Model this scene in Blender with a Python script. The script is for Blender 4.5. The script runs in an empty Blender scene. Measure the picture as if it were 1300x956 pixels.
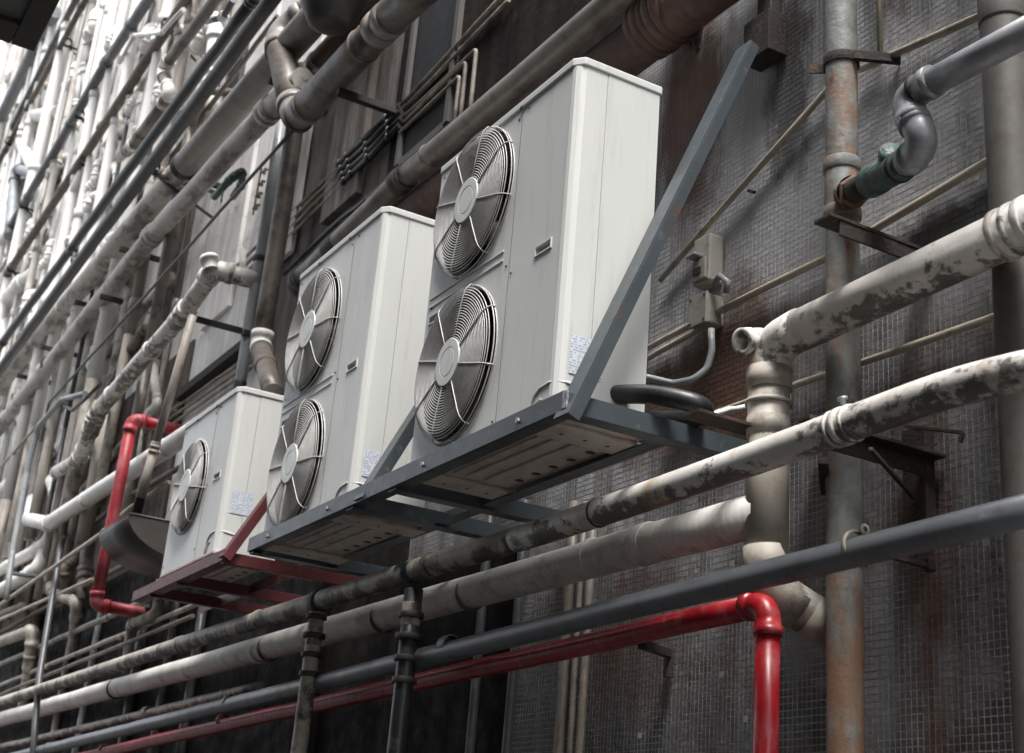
import bpy, math, random
from mathutils import Vector, Matrix, Euler
R_ = math.radians
random.seed(7)
scene = bpy.context.scene
col = scene.collection

# ------------------------------------------------------------------ camera
CAMZ = 1.6
cam_d = bpy.data.cameras.new("camera")
cam = bpy.data.objects.new("camera", cam_d)
col.objects.link(cam)
cam.location = (0, 0, CAMZ)
cam.rotation_euler = (1.9455154, -0.0803387, 1.0433800)
cam_d.lens = 49.78
cam_d.sensor_width = 36
cam_d.sensor_fit = 'HORIZONTAL'
cam_d.shift_y = -45 / 1300
cam_d.clip_start = 0.05
cam_d.clip_end = 2000
cam_d.dof.use_dof = True
cam_d.dof.focus_distance = 5.0
cam_d.dof.aperture_fstop = 4.5
scene.camera = cam

# ------------------------------------------------------------------ sky and sun (overcast)
SUN_EL, SUN_AZ = R_(66), R_(115)
world = bpy.data.worlds.new("World")
scene.world = world
world.use_nodes = True
wn = world.node_tree
wn.nodes.clear()
sky = wn.nodes.new('ShaderNodeTexSky')
sky.sky_type = 'NISHITA'
sky.sun_disc = False
sky.sun_elevation = SUN_EL
sky.sun_rotation = SUN_AZ
sky.dust_density = 4
bw = wn.nodes.new('ShaderNodeRGBToBW')
mx = wn.nodes.new('ShaderNodeMixRGB')
mx.inputs[0].default_value = 0.80
bg = wn.nodes.new('ShaderNodeBackground')
bg.inputs[1].default_value = 0.12
wo = wn.nodes.new('ShaderNodeOutputWorld')
wn.links.new(sky.outputs[0], bw.inputs[0])
wn.links.new(sky.outputs[0], mx.inputs[1])
wn.links.new(bw.outputs[0], mx.inputs[2])
wn.links.new(mx.outputs[0], bg.inputs[0])
wn.links.new(bg.outputs[0], wo.inputs[0])
sun_d = bpy.data.lights.new("sun", 'SUN')
sun_d.energy = 1.3
sun_d.angle = R_(18)
sun_d.color = (1.0, 0.975, 0.94)
sun = bpy.data.objects.new("sun", sun_d)
col.objects.link(sun)
# direction to the sun: (sin az, cos az) in x,y
sd = Vector((math.sin(SUN_AZ) * math.cos(SUN_EL), math.cos(SUN_AZ) * math.cos(SUN_EL), math.sin(SUN_EL)))
sun.rotation_euler = sd.to_track_quat('Z', 'Y').to_euler()
scene.view_settings.view_transform = 'Standard'
scene.view_settings.look = 'None'
scene.view_settings.exposure = 1.95
scene.view_settings.gamma = 1

# ------------------------------------------------------------------ survey helper: a sight line met with a plane of the alley
RM = cam.rotation_euler.to_matrix()
FPX = 49.78 / 36 * 1300
FWD = RM @ Vector((0, 0, -1))


def ray(px, py):
    return RM @ Vector((px - 650, 433 - py, -FPX))


def P(px, py, y):
    d = ray(px, py)
    d = d * (y / d.y)
    return Vector((d.x, d.y, d.z + CAMZ))


def PX(px, py, x):
    d = ray(px, py)
    d = d * (x / d.x)
    return Vector((d.x, d.y, d.z + CAMZ))


def PZ(px, py, z):
    d = ray(px, py)
    d = d * ((z - CAMZ) / d.z)
    return Vector((d.x, d.y, d.z + CAMZ))


def rad(p, wpx):
    return wpx * 0.5 * ((p - Vector((0, 0, CAMZ))).dot(FWD)) / FPX


# ------------------------------------------------------------------ mesh builder
class MB:
    def __init__(s):
        s.v = []
        s.f = []
        s.sm = []

    def add(s, vs, fs, smooth=False):
        b = len(s.v)
        s.v.extend([tuple(v) for v in vs])
        for f in fs:
            s.f.append(tuple(i + b for i in f))
            s.sm.append(smooth)

    def box(s, x0, x1, y0, y1, z0, z1):
        if x0 > x1: x0, x1 = x1, x0
        if y0 > y1: y0, y1 = y1, y0
        if z0 > z1: z0, z1 = z1, z0
        s.add([(x0, y0, z0), (x1, y0, z0), (x1, y1, z0), (x0, y1, z0), (x0, y0, z1), (x1, y0, z1), (x1, y1, z1), (x0, y1, z1)],
              [(0, 3, 2, 1), (4, 5, 6, 7), (0, 1, 5, 4), (1, 2, 6, 5), (2, 3, 7, 6), (3, 0, 4, 7)])

    def beam(s, p, q, w, h, up=(0, 0, 1)):
        p = Vector(p); q = Vector(q)
        d = (q - p).normalized()
        u = Vector(up)
        a = d.cross(u)
        if a.length < 1e-4: a = d.cross(Vector((1, 0, 0)))
        a.normalize()
        b = a.cross(d).normalized()
        vs = []
        for c in (p, q):
            for i, j in ((-1, -1), (1, -1), (1, 1), (-1, 1)):
                vs.append(c + a * (i * w / 2) + b * (j * h / 2))
        s.add(vs, [(0, 1, 2, 3), (7, 6, 5, 4), (0, 4, 5, 1), (1, 5, 6, 2), (2, 6, 7, 3), (3, 7, 4, 0)])

    def tube(s, pts, r, n=16, caps=True, closed=False):
        pts = [Vector(p) for p in pts]
        m = len(pts)
        rs = r if isinstance(r, (list, tuple)) else [r] * m
        t0 = (pts[1] - pts[0]).normalized()
        u = t0.cross(Vector((0.13, 0.21, 1)))
        if u.length < 0.2: u = t0.cross(Vector((1, 0.1, 0)))
        u.normalize()
        vs = []
        for i in range(m):
            if closed: t = pts[(i + 1) % m] - pts[i - 1]
            elif i == 0: t = pts[1] - pts[0]
            elif i == m - 1: t = pts[-1] - pts[-2]
            else: t = (pts[i + 1] - pts[i]).normalized() + (pts[i] - pts[i - 1]).normalized()
            if t.length < 1e-9: t = t0.copy()
            t.normalize()
            u = u - t * u.dot(t)
            if u.length < 1e-6: u = t.orthogonal()
            u.normalize()
            w = t.cross(u)
            for k in range(n):
                a = 2 * math.pi * k / n
                vs.append(pts[i] + (u * math.cos(a) + w * math.sin(a)) * rs[i])
        fs = []
        for i in range(m if closed else m - 1):
            i2 = (i + 1) % m
            for k in range(n):
                k2 = (k + 1) % n
                fs.append((i * n + k, i * n + k2, i2 * n + k2, i2 * n + k))
        s.add(vs, fs, True)
        if caps and not closed:
            b = len(s.v) - len(vs)
            s.f.append(tuple(b + k for k in reversed(range(n)))); s.sm.append(False)
            s.f.append(tuple(b + (m - 1) * n + k for k in range(n))); s.sm.append(False)

    def lathe(s, c, axis, prof, n=24, smooth=True):
        """prof: (distance along the axis, radius)"""
        c = Vector(c); ax = Vector(axis).normalized()
        u = ax.orthogonal().normalized(); w = ax.cross(u)
        vs = []; fs = []
        for (a, r) in prof:
            for k in range(n):
                t = 2 * math.pi * k / n
                vs.append(c + ax * a + (u * math.cos(t) + w * math.sin(t)) * max(r, 1e-5))
        for i in range(len(prof) - 1):
            for k in range(n):
                k2 = (k + 1) % n
                fs.append((i * n + k, i * n + k2, (i + 1) * n + k2, (i + 1) * n + k))
        s.add(vs, fs, smooth)

    def build(s, name, m, parent=None, bevel=0, auto=False):
        me = bpy.data.meshes.new(name)
        off = Vector((0, 0, 0))
        if parent is not None and parent.get('_world'):
            o_ = parent
            while o_ is not None:
                off += o_.location
                o_ = o_.parent
        me.from_pydata([(v[0] - off.x, v[1] - off.y, v[2] - off.z) for v in s.v], [], s.f)
        me.polygons.foreach_set('use_smooth', s.sm)
        me.materials.append(m)
        me.update()
        o = bpy.data.objects.new(name, me)
        col.objects.link(o)
        o.parent = parent
        if parent is not None and parent.get('_world'): o['_world'] = 1
        if bevel:
            md = o.modifiers.new('bevel', 'BEVEL')
            md.width = bevel; md.segments = 2; md.limit_method = 'ANGLE'; md.angle_limit = R_(40)
            md.harden_normals = False
        return o


def thing(name, label, cat, loc=(0, 0, 0), group=None):
    o = bpy.data.objects.new(name, None)
    col.objects.link(o)
    o.location = loc
    o.empty_display_size = 0.1
    o['label'] = label; o['category'] = cat; o['_world'] = 1
    if group: o['group'] = group
    return o


def tag(o, label, cat, group=None):
    o['label'] = label; o['category'] = cat
    if group: o['group'] = group
    return o


# ------------------------------------------------------------------ materials
def mat(name, c, c2=None, rough=0.5, metal=0.0, sc=3.0, stretch=(1, 1, 1), dirt=None, dsc=6.0, dlo=0.5, dhi=0.62, dstretch=(1, 1, 1), damt=0.9,
        dn=0.0, dirt2=None, d2sc=9.0, d2lo=0.58, d2hi=0.66, d2stretch=(1, 1, 1), bump=0.25, bsc=60.0, bdist=0.002, spec=0.5, rings=0, dcl=0):
    m = bpy.data.materials.new(name)
    m.use_nodes = True
    nt = m.node_tree; N = nt.nodes; L = nt.links
    b = N['Principled BSDF']
    tc = N.new('ShaderNodeTexCoord'); oi = N.new('ShaderNodeObjectInfo')
    mu = N.new('ShaderNodeMath'); mu.operation = 'MULTIPLY'; mu.inputs[1].default_value = 37.0
    L.new(oi.outputs['Random'], mu.inputs[0])
    ad = N.new('ShaderNodeVectorMath'); ad.operation = 'ADD'
    L.new(tc.outputs['Object'], ad.inputs[0]); L.new(mu.outputs[0], ad.inputs[1])

    def noise(scale, st, detail=5, rg=0.6):
        mp = N.new('ShaderNodeMapping'); mp.inputs['Scale'].default_value = st
        L.new(ad.outputs[0], mp.inputs[0])
        n = N.new('ShaderNodeTexNoise'); n.inputs['Scale'].default_value = scale
        n.inputs['Detail'].default_value = detail; n.inputs['Roughness'].default_value = rg
        L.new(mp.outputs[0], n.inputs['Vector'])
        return n.outputs['Fac']

    def ramp(src, lo, hi):
        r = N.new('ShaderNodeMapRange'); r.inputs[1].default_value = lo; r.inputs[2].default_value = hi
        r.clamp = True
        L.new(src, r.inputs[0]); return r.outputs[0]

    def mixc(f, a, b_):
        x = N.new('ShaderNodeMixRGB')
        if isinstance(f, float): x.inputs[0].default_value = f
        else: L.new(f, x.inputs[0])
        for i, q in ((1, a), (2, b_)):
            if isinstance(q, tuple): x.inputs[i].default_value = (*q, 1)
            else: L.new(q, x.inputs[i])
        return x.outputs[0]

    c2 = c2 or tuple(k * 0.82 for k in c)
    base = mixc(ramp(noise(sc, stretch), 0.35, 0.65), c, c2)
    rv = rough
    dfac = None
    if dirt:
        src = noise(dsc, dstretch, 7, 0.68)
        if dcl:
            c_ = noise(dsc * .22, dstretch, 3, .5)
            a_ = N.new('ShaderNodeMath'); a_.operation = 'MULTIPLY'; a_.inputs[1].default_value = dcl; L.new(c_, a_.inputs[0])
            k_ = N.new('ShaderNodeMath'); k_.operation = 'MULTIPLY_ADD'; k_.inputs[1].default_value = 1 - dcl
            L.new(src, k_.inputs[0]); L.new(a_.outputs[0], k_.inputs[2]); src = k_.outputs[0]
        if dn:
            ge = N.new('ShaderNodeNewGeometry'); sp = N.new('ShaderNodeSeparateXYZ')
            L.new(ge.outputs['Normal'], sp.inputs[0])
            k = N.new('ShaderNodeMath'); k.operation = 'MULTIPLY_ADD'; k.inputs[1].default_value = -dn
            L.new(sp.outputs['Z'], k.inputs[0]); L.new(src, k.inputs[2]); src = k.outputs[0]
        f = ramp(src, dlo, dhi)
        k = N.new('ShaderNodeMath'); k.operation = 'MULTIPLY'; k.inputs[1].default_value = damt
        L.new(f, k.inputs[0]); dfac = k.outputs[0]
        base = mixc(dfac, base, dirt)
    if dirt2:
        f = ramp(noise(d2sc, d2stretch, 6), d2lo, d2hi)
        base = mixc(f, base, dirt2)
    hn = noise(bsc, (1, 1, 1), 4)
    if rings:
        wv = N.new('ShaderNodeTexWave'); wv.bands_direction = 'X'; wv.inputs['Scale'].default_value = rings
        wv.inputs['Distortion'].default_value = 1.5; wv.inputs['Detail'].default_value = 2
        L.new(ad.outputs[0], wv.inputs['Vector'])
        kk = N.new('ShaderNodeMath'); kk.operation = 'ADD'
        L.new(wv.outputs['Fac'], kk.inputs[0]); L.new(hn, kk.inputs[1]); hn = kk.outputs[0]
        base = mixc(ramp(wv.outputs['Fac'], 0.0, 0.25), mixc(0.10, base, (0.16, 0.14, 0.125)), base)
    L.new(base, b.inputs['Base Color'])
    b.inputs['Metallic'].default_value = metal
    b.inputs['Specular IOR Level'].default_value = spec
    r2 = N.new('ShaderNodeMapRange'); r2.inputs[3].default_value = max(0.05, rough - 0.12); r2.inputs[4].default_value = min(1, rough + 0.15)
    L.new(noise(sc * 4, (1, 1, 1)), r2.inputs[0]); L.new(r2.outputs[0], b.inputs['Roughness'])
    bp = N.new('ShaderNodeBump'); bp.inputs['Strength'].default_value = bump; bp.inputs['Distance'].default_value = bdist
    L.new(hn, bp.inputs['Height']); L.new(bp.outputs[0], b.inputs['Normal'])
    return m


M = {}
M['ac'] = mat('cabinet_paint', (0.60, 0.605, 0.585), (0.55, 0.56, 0.545), rough=0.38, sc=1.5, stretch=(1, 1, 0.3), dirt=(0.36, 0.35, 0.31), dsc=5, dstretch=(4, 4, 0.35), dlo=0.54, dhi=0.8, damt=0.55,
              dirt2=(0.22, 0.20, 0.17), d2sc=26, d2lo=0.75, d2hi=0.80, bump=0.05, bsc=9, bdist=0.01)
M['acbot'] = mat('grimy_base_pan', (0.56, 0.50, 0.44), (0.46, 0.40, 0.35), rough=0.6, sc=5, dirt=(0.24, 0.17, 0.12), dsc=9, dlo=0.5, dhi=0.75, bump=0.2)
M['grille'] = mat('grille_wire', (0.56, 0.55, 0.535), (0.46, 0.45, 0.44), rough=0.35, sc=30)
M['fan'] = mat('fan_blade', (0.13, 0.122, 0.115), (0.09, 0.085, 0.08), rough=0.5, sc=8, dirt=(0.16, 0.14, 0.12), dsc=7, dlo=0.5, dhi=0.7)
M['coil'] = mat('coil_dark', (0.02, 0.02, 0.02), rough=0.8)
M['black'] = mat('black_plastic', (0.018, 0.018, 0.019), rough=0.55)
M['rubber'] = mat('black_foam_rubber', (0.010, 0.011, 0.013), (0.018, 0.019, 0.021), rough=0.4, bump=0.3, bsc=120, dirt=(0.05, 0.048, 0.045), dsc=12, dlo=0.55, dhi=0.75, damt=0.5)
M['steel'] = mat('painted_grey_steel', (0.055, 0.068, 0.077), (0.042, 0.052, 0.059), rough=0.38, sc=6, dirt=(0.22, 0.23, 0.23), dsc=20, dlo=0.6, dhi=0.75, damt=0.5, dirt2=(0.10, 0.05, 0.03), d2sc=11, d2lo=0.63, d2hi=0.70, bump=0.4)
M['blacksteel'] = mat('black_bracket_steel', (0.012, 0.011, 0.011), (0.02, 0.017, 0.016), rough=0.7)
M['darksteel'] = mat('sooty_steel', (0.03, 0.028, 0.027), (0.05, 0.04, 0.034), rough=0.6, sc=9, dirt=(0.10, 0.045, 0.025), dsc=12, dlo=0.55, dhi=0.7)
M['weld'] = mat('bright_galvanised_patch', (0.10, 0.10, 0.11), (0.5, 0.5, 0.52), rough=0.35, metal=0.4, sc=70, bump=0.9, bsc=70, bdist=0.006)
M['rust'] = mat('rusty_iron', (0.026, 0.015, 0.012), (0.014, 0.010, 0.009), rough=0.8, sc=14, dirt=(0.085, 0.036, 0.02), dsc=20, dlo=0.55, dhi=0.68, bump=0.8, bsc=80, bdist=0.004)
M['redsteel'] = mat('dull_red_steel', (0.105, 0.015, 0.017), (0.075, 0.012, 0.014), rough=0.5, sc=8, dirt=(0.08, 0.03, 0.028), dsc=12, dlo=0.52, dhi=0.7)
M['redworn'] = mat('chalky_red_paint', (0.30, 0.012, 0.02), (0.20, 0.010, 0.016), rough=0.5, sc=6, dirt=(0.38, 0.13, 0.15), dsc=7, dstretch=(1, 1, .5), dlo=0.46, dhi=0.66, damt=0.75, dirt2=(0.08, 0.02, 0.02), d2sc=12, d2lo=0.64, d2hi=0.72, bump=0.3)
M['red'] = mat('red_gloss_paint', (0.36, 0.010, 0.017), (0.26, 0.009, 0.014), rough=0.33, sc=5, dirt=(0.42, 0.15, 0.16), dsc=9, dstretch=(3, 1, 1), dlo=0.50, dhi=0.72, damt=0.6, dirt2=(0.10, 0.02, 0.02), d2sc=20, d2lo=0.66, d2hi=0.74, bump=0.2)
PV = (0.72, 0.70, 0.67)
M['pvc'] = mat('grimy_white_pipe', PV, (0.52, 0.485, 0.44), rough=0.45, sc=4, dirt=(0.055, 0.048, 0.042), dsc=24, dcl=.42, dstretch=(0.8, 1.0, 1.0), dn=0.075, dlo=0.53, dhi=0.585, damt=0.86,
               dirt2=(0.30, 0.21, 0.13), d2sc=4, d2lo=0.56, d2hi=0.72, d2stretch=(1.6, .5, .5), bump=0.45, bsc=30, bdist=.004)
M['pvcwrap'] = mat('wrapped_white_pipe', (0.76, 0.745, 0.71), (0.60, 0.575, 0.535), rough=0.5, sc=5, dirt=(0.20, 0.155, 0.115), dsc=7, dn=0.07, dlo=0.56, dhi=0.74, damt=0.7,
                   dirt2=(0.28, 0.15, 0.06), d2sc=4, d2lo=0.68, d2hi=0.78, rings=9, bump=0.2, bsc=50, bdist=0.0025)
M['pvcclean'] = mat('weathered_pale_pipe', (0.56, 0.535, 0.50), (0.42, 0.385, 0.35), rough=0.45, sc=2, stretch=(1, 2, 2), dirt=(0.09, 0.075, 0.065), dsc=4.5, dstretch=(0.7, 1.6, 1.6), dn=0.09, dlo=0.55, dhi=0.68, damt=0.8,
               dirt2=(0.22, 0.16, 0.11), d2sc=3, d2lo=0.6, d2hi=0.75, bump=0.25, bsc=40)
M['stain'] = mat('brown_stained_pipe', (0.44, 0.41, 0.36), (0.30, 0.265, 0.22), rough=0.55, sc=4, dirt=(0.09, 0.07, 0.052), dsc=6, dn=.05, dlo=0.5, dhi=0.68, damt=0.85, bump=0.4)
M['riser'] = mat('grimy_upright_pipe', (0.36, 0.325, 0.285), (0.22, 0.19, 0.165), rough=0.5, sc=2, stretch=(2, 2, .6), dirt=(0.07, 0.055, 0.045), dsc=4, dstretch=(2, 2, .5), dlo=0.5, dhi=0.66, damt=0.85, bump=0.3)
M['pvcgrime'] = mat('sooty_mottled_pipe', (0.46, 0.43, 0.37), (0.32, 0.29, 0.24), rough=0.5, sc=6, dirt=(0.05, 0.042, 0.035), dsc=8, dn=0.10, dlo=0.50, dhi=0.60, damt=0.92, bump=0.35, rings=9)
M['white'] = mat('white_gloss_pipe', (0.76, 0.75, 0.72), (0.68, 0.66, 0.63), rough=0.4, sc=3, dirt=(0.38, 0.34, 0.30), dsc=7, dlo=0.58, dhi=0.74, damt=0.6, bump=0.15)
M['cream'] = mat('cream_conduit', (0.44, 0.39, 0.31), (0.34, 0.30, 0.235), rough=0.45, sc=8, dirt=(0.14, 0.11, 0.085), dsc=11, dlo=0.55, dhi=0.72, bump=0.15)
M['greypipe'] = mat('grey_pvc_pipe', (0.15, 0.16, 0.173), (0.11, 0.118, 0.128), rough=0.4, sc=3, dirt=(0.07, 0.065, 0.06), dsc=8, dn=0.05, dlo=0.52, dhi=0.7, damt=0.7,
                    dirt2=(0.25, 0.25, 0.26), d2sc=14, d2lo=0.66, d2hi=0.75, bump=0.2)
M['galv'] = mat('galvanised_pipe', (0.30, 0.31, 0.325), (0.21, 0.22, 0.235), rough=0.42, metal=0.25, sc=16, dirt=(0.10, 0.095, 0.09), dsc=7, dlo=0.52, dhi=0.7, damt=0.7, bump=0.3)
M['tealrust'] = mat('weathered_teal_iron', (0.23, 0.24, 0.225), (0.12, 0.125, 0.12), rough=0.6, sc=14, dirt=(0.20, 0.105, 0.055), dsc=3.8, dstretch=(1.3, 1.3, 0.5), dlo=0.475, dhi=0.575, damt=0.85,
                    dirt2=(0.11, 0.055, 0.035), d2sc=13, d2lo=0.60, d2hi=0.70, d2stretch=(1, 1, 0.5), bump=0.6, bsc=50, bdist=0.004)
M['brownpipe'] = mat('grimy_brown_pipe', (0.20, 0.175, 0.15), (0.13, 0.11, 0.095), rough=0.42, sc=4, dirt=(0.05, 0.038, 0.03), dsc=6, dlo=0.5, dhi=0.65, damt=0.8, bump=0.25)
M['bigpipe'] = mat('warm_grey_pipe', (0.30, 0.28, 0.26), (0.22, 0.20, 0.185), rough=0.42, sc=2, dirt=(0.10, 0.08, 0.07), dsc=4, dlo=0.52, dhi=0.7, damt=0.6, bump=0.2)
M['rustpipe'] = mat('rust_brown_pipe', (0.115, 0.06, 0.045), (0.06, 0.035, 0.028), rough=0.7, sc=6, dirt=(0.04, 0.03, 0.026), dsc=10, dlo=0.5, dhi=0.66, bump=0.8, bsc=40, bdist=0.006)
M['darkpipe'] = mat('dark_slate_pipe', (0.07, 0.075, 0.08), (0.05, 0.052, 0.055), rough=0.4, sc=4, dirt=(0.13, 0.12, 0.11), dsc=12, dlo=0.58, dhi=0.7, damt=0.6, bump=0.2)
M['blackgreen'] = mat('sooty_green_black_pipe', (0.026, 0.034, 0.033), (0.018, 0.022, 0.022), rough=0.4, sc=10, dirt=(0.10, 0.085, 0.06), dsc=9, dlo=0.58, dhi=0.68)
M['dullbrown'] = mat('dull_grey_brown_pipe', (0.11, 0.102, 0.094), (0.07, 0.064, 0.058), rough=0.6, sc=5, stretch=(1, 1, .4), dirt=(0.06, 0.045, 0.038), dsc=5, dlo=0.5, dhi=0.66, bump=.4)
M['green'] = mat('flaking_dark_green', (0.035, 0.085, 0.075), (0.025, 0.05, 0.048), rough=0.45, sc=14, dirt=(0.16, 0.10, 0.07), dsc=16, dlo=0.58, dhi=0.66, bump=0.9, bsc=60, bdist=0.006)
M['greypipe2'] = mat('mid_grey_pipe', (0.26, 0.28, 0.29), (0.20, 0.21, 0.22), rough=0.42, sc=4, dirt=(0.12, 0.11, 0.10), dsc=9, dlo=0.55, dhi=0.7, damt=0.7, bump=0.2)
M['sootconduit'] = mat('sooty_cream_conduit', (0.30, 0.26, 0.215), (0.19, 0.165, 0.14), rough=0.5, sc=8, dirt=(0.05, 0.04, 0.035), dsc=9, dlo=0.5, dhi=0.68)
M['tanpipe'] = mat('tan_rusted_pipe', (0.17, 0.135, 0.105), (0.11, 0.09, 0.075), rough=0.6, sc=8, dirt=(0.06, 0.045, 0.035), dsc=7, dlo=0.5, dhi=0.64, bump=0.3)
M['box'] = mat('beige_enclosure', (0.33, 0.315, 0.28), (0.25, 0.24, 0.21), rough=0.5, sc=8, dirt=(0.12, 0.09, 0.07), dsc=14, dlo=0.58, dhi=0.7, bump=0.1)
M['hood'] = mat('smoked_sheet_metal', (0.036, 0.031, 0.028), (0.06, 0.052, 0.045), rough=0.45, sc=5, dirt=(0.13, 0.115, 0.10), dsc=11, dlo=0.6, dhi=0.75, bump=0.3)
M['drum'] = mat('drum_metal', (0.045, 0.046, 0.046), (0.03, 0.03, 0.03), rough=.45)
M['sheet'] = mat('dull_sheet_metal', (0.13, 0.14, 0.135), (0.10, 0.105, 0.10), rough=0.5, sc=3)
M['asphalt'] = mat('asphalt', (0.05, 0.05, 0.05), (0.035, 0.035, 0.036), rough=0.8, sc=4, bump=0.8, bsc=120, bdist=0.01)
M['glass'] = mat('dirty_window_glass', (0.012, 0.012, 0.013), rough=0.5, sc=3, spec=.2)
M['frame'] = mat('window_frame_paint', (0.10, 0.095, 0.09), rough=0.6)
M['plaster'] = mat('alley_plaster', (0.11, 0.105, 0.10), (0.08, 0.075, 0.07), rough=0.9, sc=0.8, stretch=(1, 1, 0.3), bump=0.3, bsc=20)


def wall_mat(name, c, c2, streak, streak_amt, rust_amt, blot, tile=False, tint=None, lstreak=0.0, spot=None, film=None, patches=()):
    m = bpy.data.materials.new(name); m.use_nodes = True
    nt = m.node_tree; N = nt.nodes; L = nt.links; b = N['Principled BSDF']
    tc = N.new('ShaderNodeTexCoord')

    def noise(scale, st, detail=6, rg=0.62, off=0):
        mp = N.new('ShaderNodeMapping'); mp.inputs['Scale'].default_value = st; mp.inputs['Location'].default_value = (off, off, off)
        L.new(tc.outputs['Object'], mp.inputs[0])
        n = N.new('ShaderNodeTexNoise'); n.inputs['Scale'].default_value = scale
        n.inputs['Detail'].default_value = detail; n.inputs['Roughness'].default_value = rg
        L.new(mp.outputs[0], n.inputs['Vector']); return n.outputs['Fac']

    def ramp(src, lo, hi, a=0.0, z=1.0):
        r = N.new('ShaderNodeMapRange'); r.inputs[1].default_value = lo; r.inputs[2].default_value = hi
        r.inputs[3].default_value = a; r.inputs[4].default_value = z
        L.new(src, r.inputs[0]); return r.outputs[0]

    def mixc(f, a, b_, bt='MIX'):
        x = N.new('ShaderNodeMixRGB'); x.blend_type = bt
        if isinstance(f, (float, int)): x.inputs[0].default_value = f
        else: L.new(f, x.inputs[0])
        for i, q in ((1, a), (2, b_)):
            if isinstance(q, tuple): x.inputs[i].default_value = (*q, 1)
            else: L.new(q, x.inputs[i])
        return x.outputs[0]
    base = mixc(ramp(noise(1.4, (1, 1, 0.6)), 0.35, 0.65), c, c2)
    if tile:
        # a little tone change from tile to tile
        mp = N.new('ShaderNodeVectorMath'); mp.operation = 'SCALE'; mp.inputs['Scale'].default_value = 1 / 0.022
        L.new(tc.outputs['Object'], mp.inputs[0])
        fl = N.new('ShaderNodeVectorMath'); fl.operation = 'FLOOR'; L.new(mp.outputs[0], fl.inputs[0])
        sx = N.new('ShaderNodeSeparateXYZ'); L.new(fl.outputs[0], sx.inputs[0])
        cb = N.new('ShaderNodeCombineXYZ'); L.new(sx.outputs[0], cb.inputs[0]); L.new(sx.outputs[2], cb.inputs[2])
        wn_ = N.new('ShaderNodeTexWhiteNoise'); L.new(cb.outputs[0], wn_.inputs['Vector'])
        base = mixc(ramp(wn_.outputs['Value'], 0.0, 1.0, 0.0, 0.65), base, tint)
    s1 = ramp(noise(3.0, (2.6, 1, 0.22), off=3.1), 0.45, 0.68, 0, streak_amt)
    base = mixc(s1, base, streak)
    s0 = ramp(noise(3.4, (2.2, 1, 0.25), off=14), 0.52, 0.70, 0, lstreak)
    base = mixc(s0, base, (0.26, 0.26, 0.265))
    s2 = ramp(noise(2.1, (2.2, 1, 0.5), off=9.7), 0.60, 0.74, 0, rust_amt)
    base = mixc(s2, base, (0.15, 0.065, 0.035))
    s3 = ramp(noise(5.0, (1, 1, 1), 8, 0.7, off=21), 0.55, 0.68, 0, 0.8)
    base = mixc(s3, base, blot)
    if film:
        sf = N.new('ShaderNodeSeparateXYZ'); L.new(tc.outputs['Object'], sf.inputs[0])
        fa = N.new('ShaderNodeMath'); fa.operation = 'MULTIPLY_ADD'; fa.inputs[1].default_value = 0.16; L.new(sf.outputs[2], fa.inputs[0])
        L.new(noise(0.9, (1.3, 1, 0.7), off=31), fa.inputs[2])
        fm = ramp(fa.outputs[0], 0.93, 1.12)
        fk = ramp(noise(3.1, (2.4, 1, 0.22), 7, .7, off=40), 0.40, 0.58, 0.12, 1.0)
        fz = N.new('ShaderNodeMath'); fz.operation = 'MULTIPLY'; L.new(fm, fz.inputs[0]); L.new(fk, fz.inputs[1])
        base = mixc(fz.outputs[0], base, film)
        fg = ramp(noise(2.2, (1.7, 1, 0.28), 7, .7, off=77), 0.53, 0.68, 0, .6 if tile else .2)
        base = mixc(fg, base, (0.03, 0.027, 0.026))
        # brown seep patches
        fb = ramp(noise(1.7, (1.2, 1, 0.8), 6, .7, off=55), 0.57, 0.70, 0, .75)
        base = mixc(fb, base, (0.085, 0.05, 0.036))
    for (pxx, pzz, rx_, rz_, pc, pa) in patches:
        mpn = N.new('ShaderNodeMapping'); mpn.vector_type = 'POINT'
        mpn.inputs['Scale'].default_value = (1 / rx_, 0, 1 / rz_); mpn.inputs['Location'].default_value = (-pxx / rx_, 0, -pzz / rz_)
        L.new(tc.outputs['Object'], mpn.inputs[0])
        ln_ = N.new('ShaderNodeVectorMath'); ln_.operation = 'LENGTH'; L.new(mpn.outputs[0], ln_.inputs[0])
        nn = noise(4.5, (1.2, 1, .6), 7, .7, off=pxx * 7)
        sm_ = N.new('ShaderNodeMath'); sm_.operation = 'MULTIPLY_ADD'; sm_.inputs[1].default_value = -2.4
        L.new(nn, sm_.inputs[0]); L.new(ln_.outputs['Value'], sm_.inputs[2])
        base = mixc(ramp(sm_.outputs[0], 0.0, -0.5, 0.0, pa), base, pc)
    if spot:
        sx_ = N.new('ShaderNodeSeparateXYZ'); L.new(tc.outputs['Object'], sx_.inputs[0])
        d1 = N.new('ShaderNodeMath'); d1.operation = 'SUBTRACT'; d1.inputs[1].default_value = spot[0]; L.new(sx_.outputs[0], d1.inputs[0])
        d2 = N.new('ShaderNodeMath'); d2.operation = 'ABSOLUTE'; L.new(d1.outputs[0], d2.inputs[0])
        f1 = ramp(d2.outputs[0], spot[2], spot[2] * .2)
        f2 = ramp(sx_.outputs[2], spot[1] + .02, spot[1] - .04)
        f3 = ramp(noise(8, (3, 1, .3), off=5), .35, .6)
        for f_ in (f2, f3):
            mm_ = N.new('ShaderNodeMath'); mm_.operation = 'MULTIPLY'; L.new(f1, mm_.inputs[0]); L.new(f_, mm_.inputs[1]); f1 = mm_.outputs[0]
        base = mixc(f1, base, spot[3])
    L.new(base, b.inputs['Base Color'])
    L.new(ramp(noise(9, (1, 1, 1)), 0.3, 0.7, 0.45, 0.85), b.inputs['Roughness'])
    b.inputs['Specular IOR Level'].default_value = 0.45 if tile else 0.05
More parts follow.
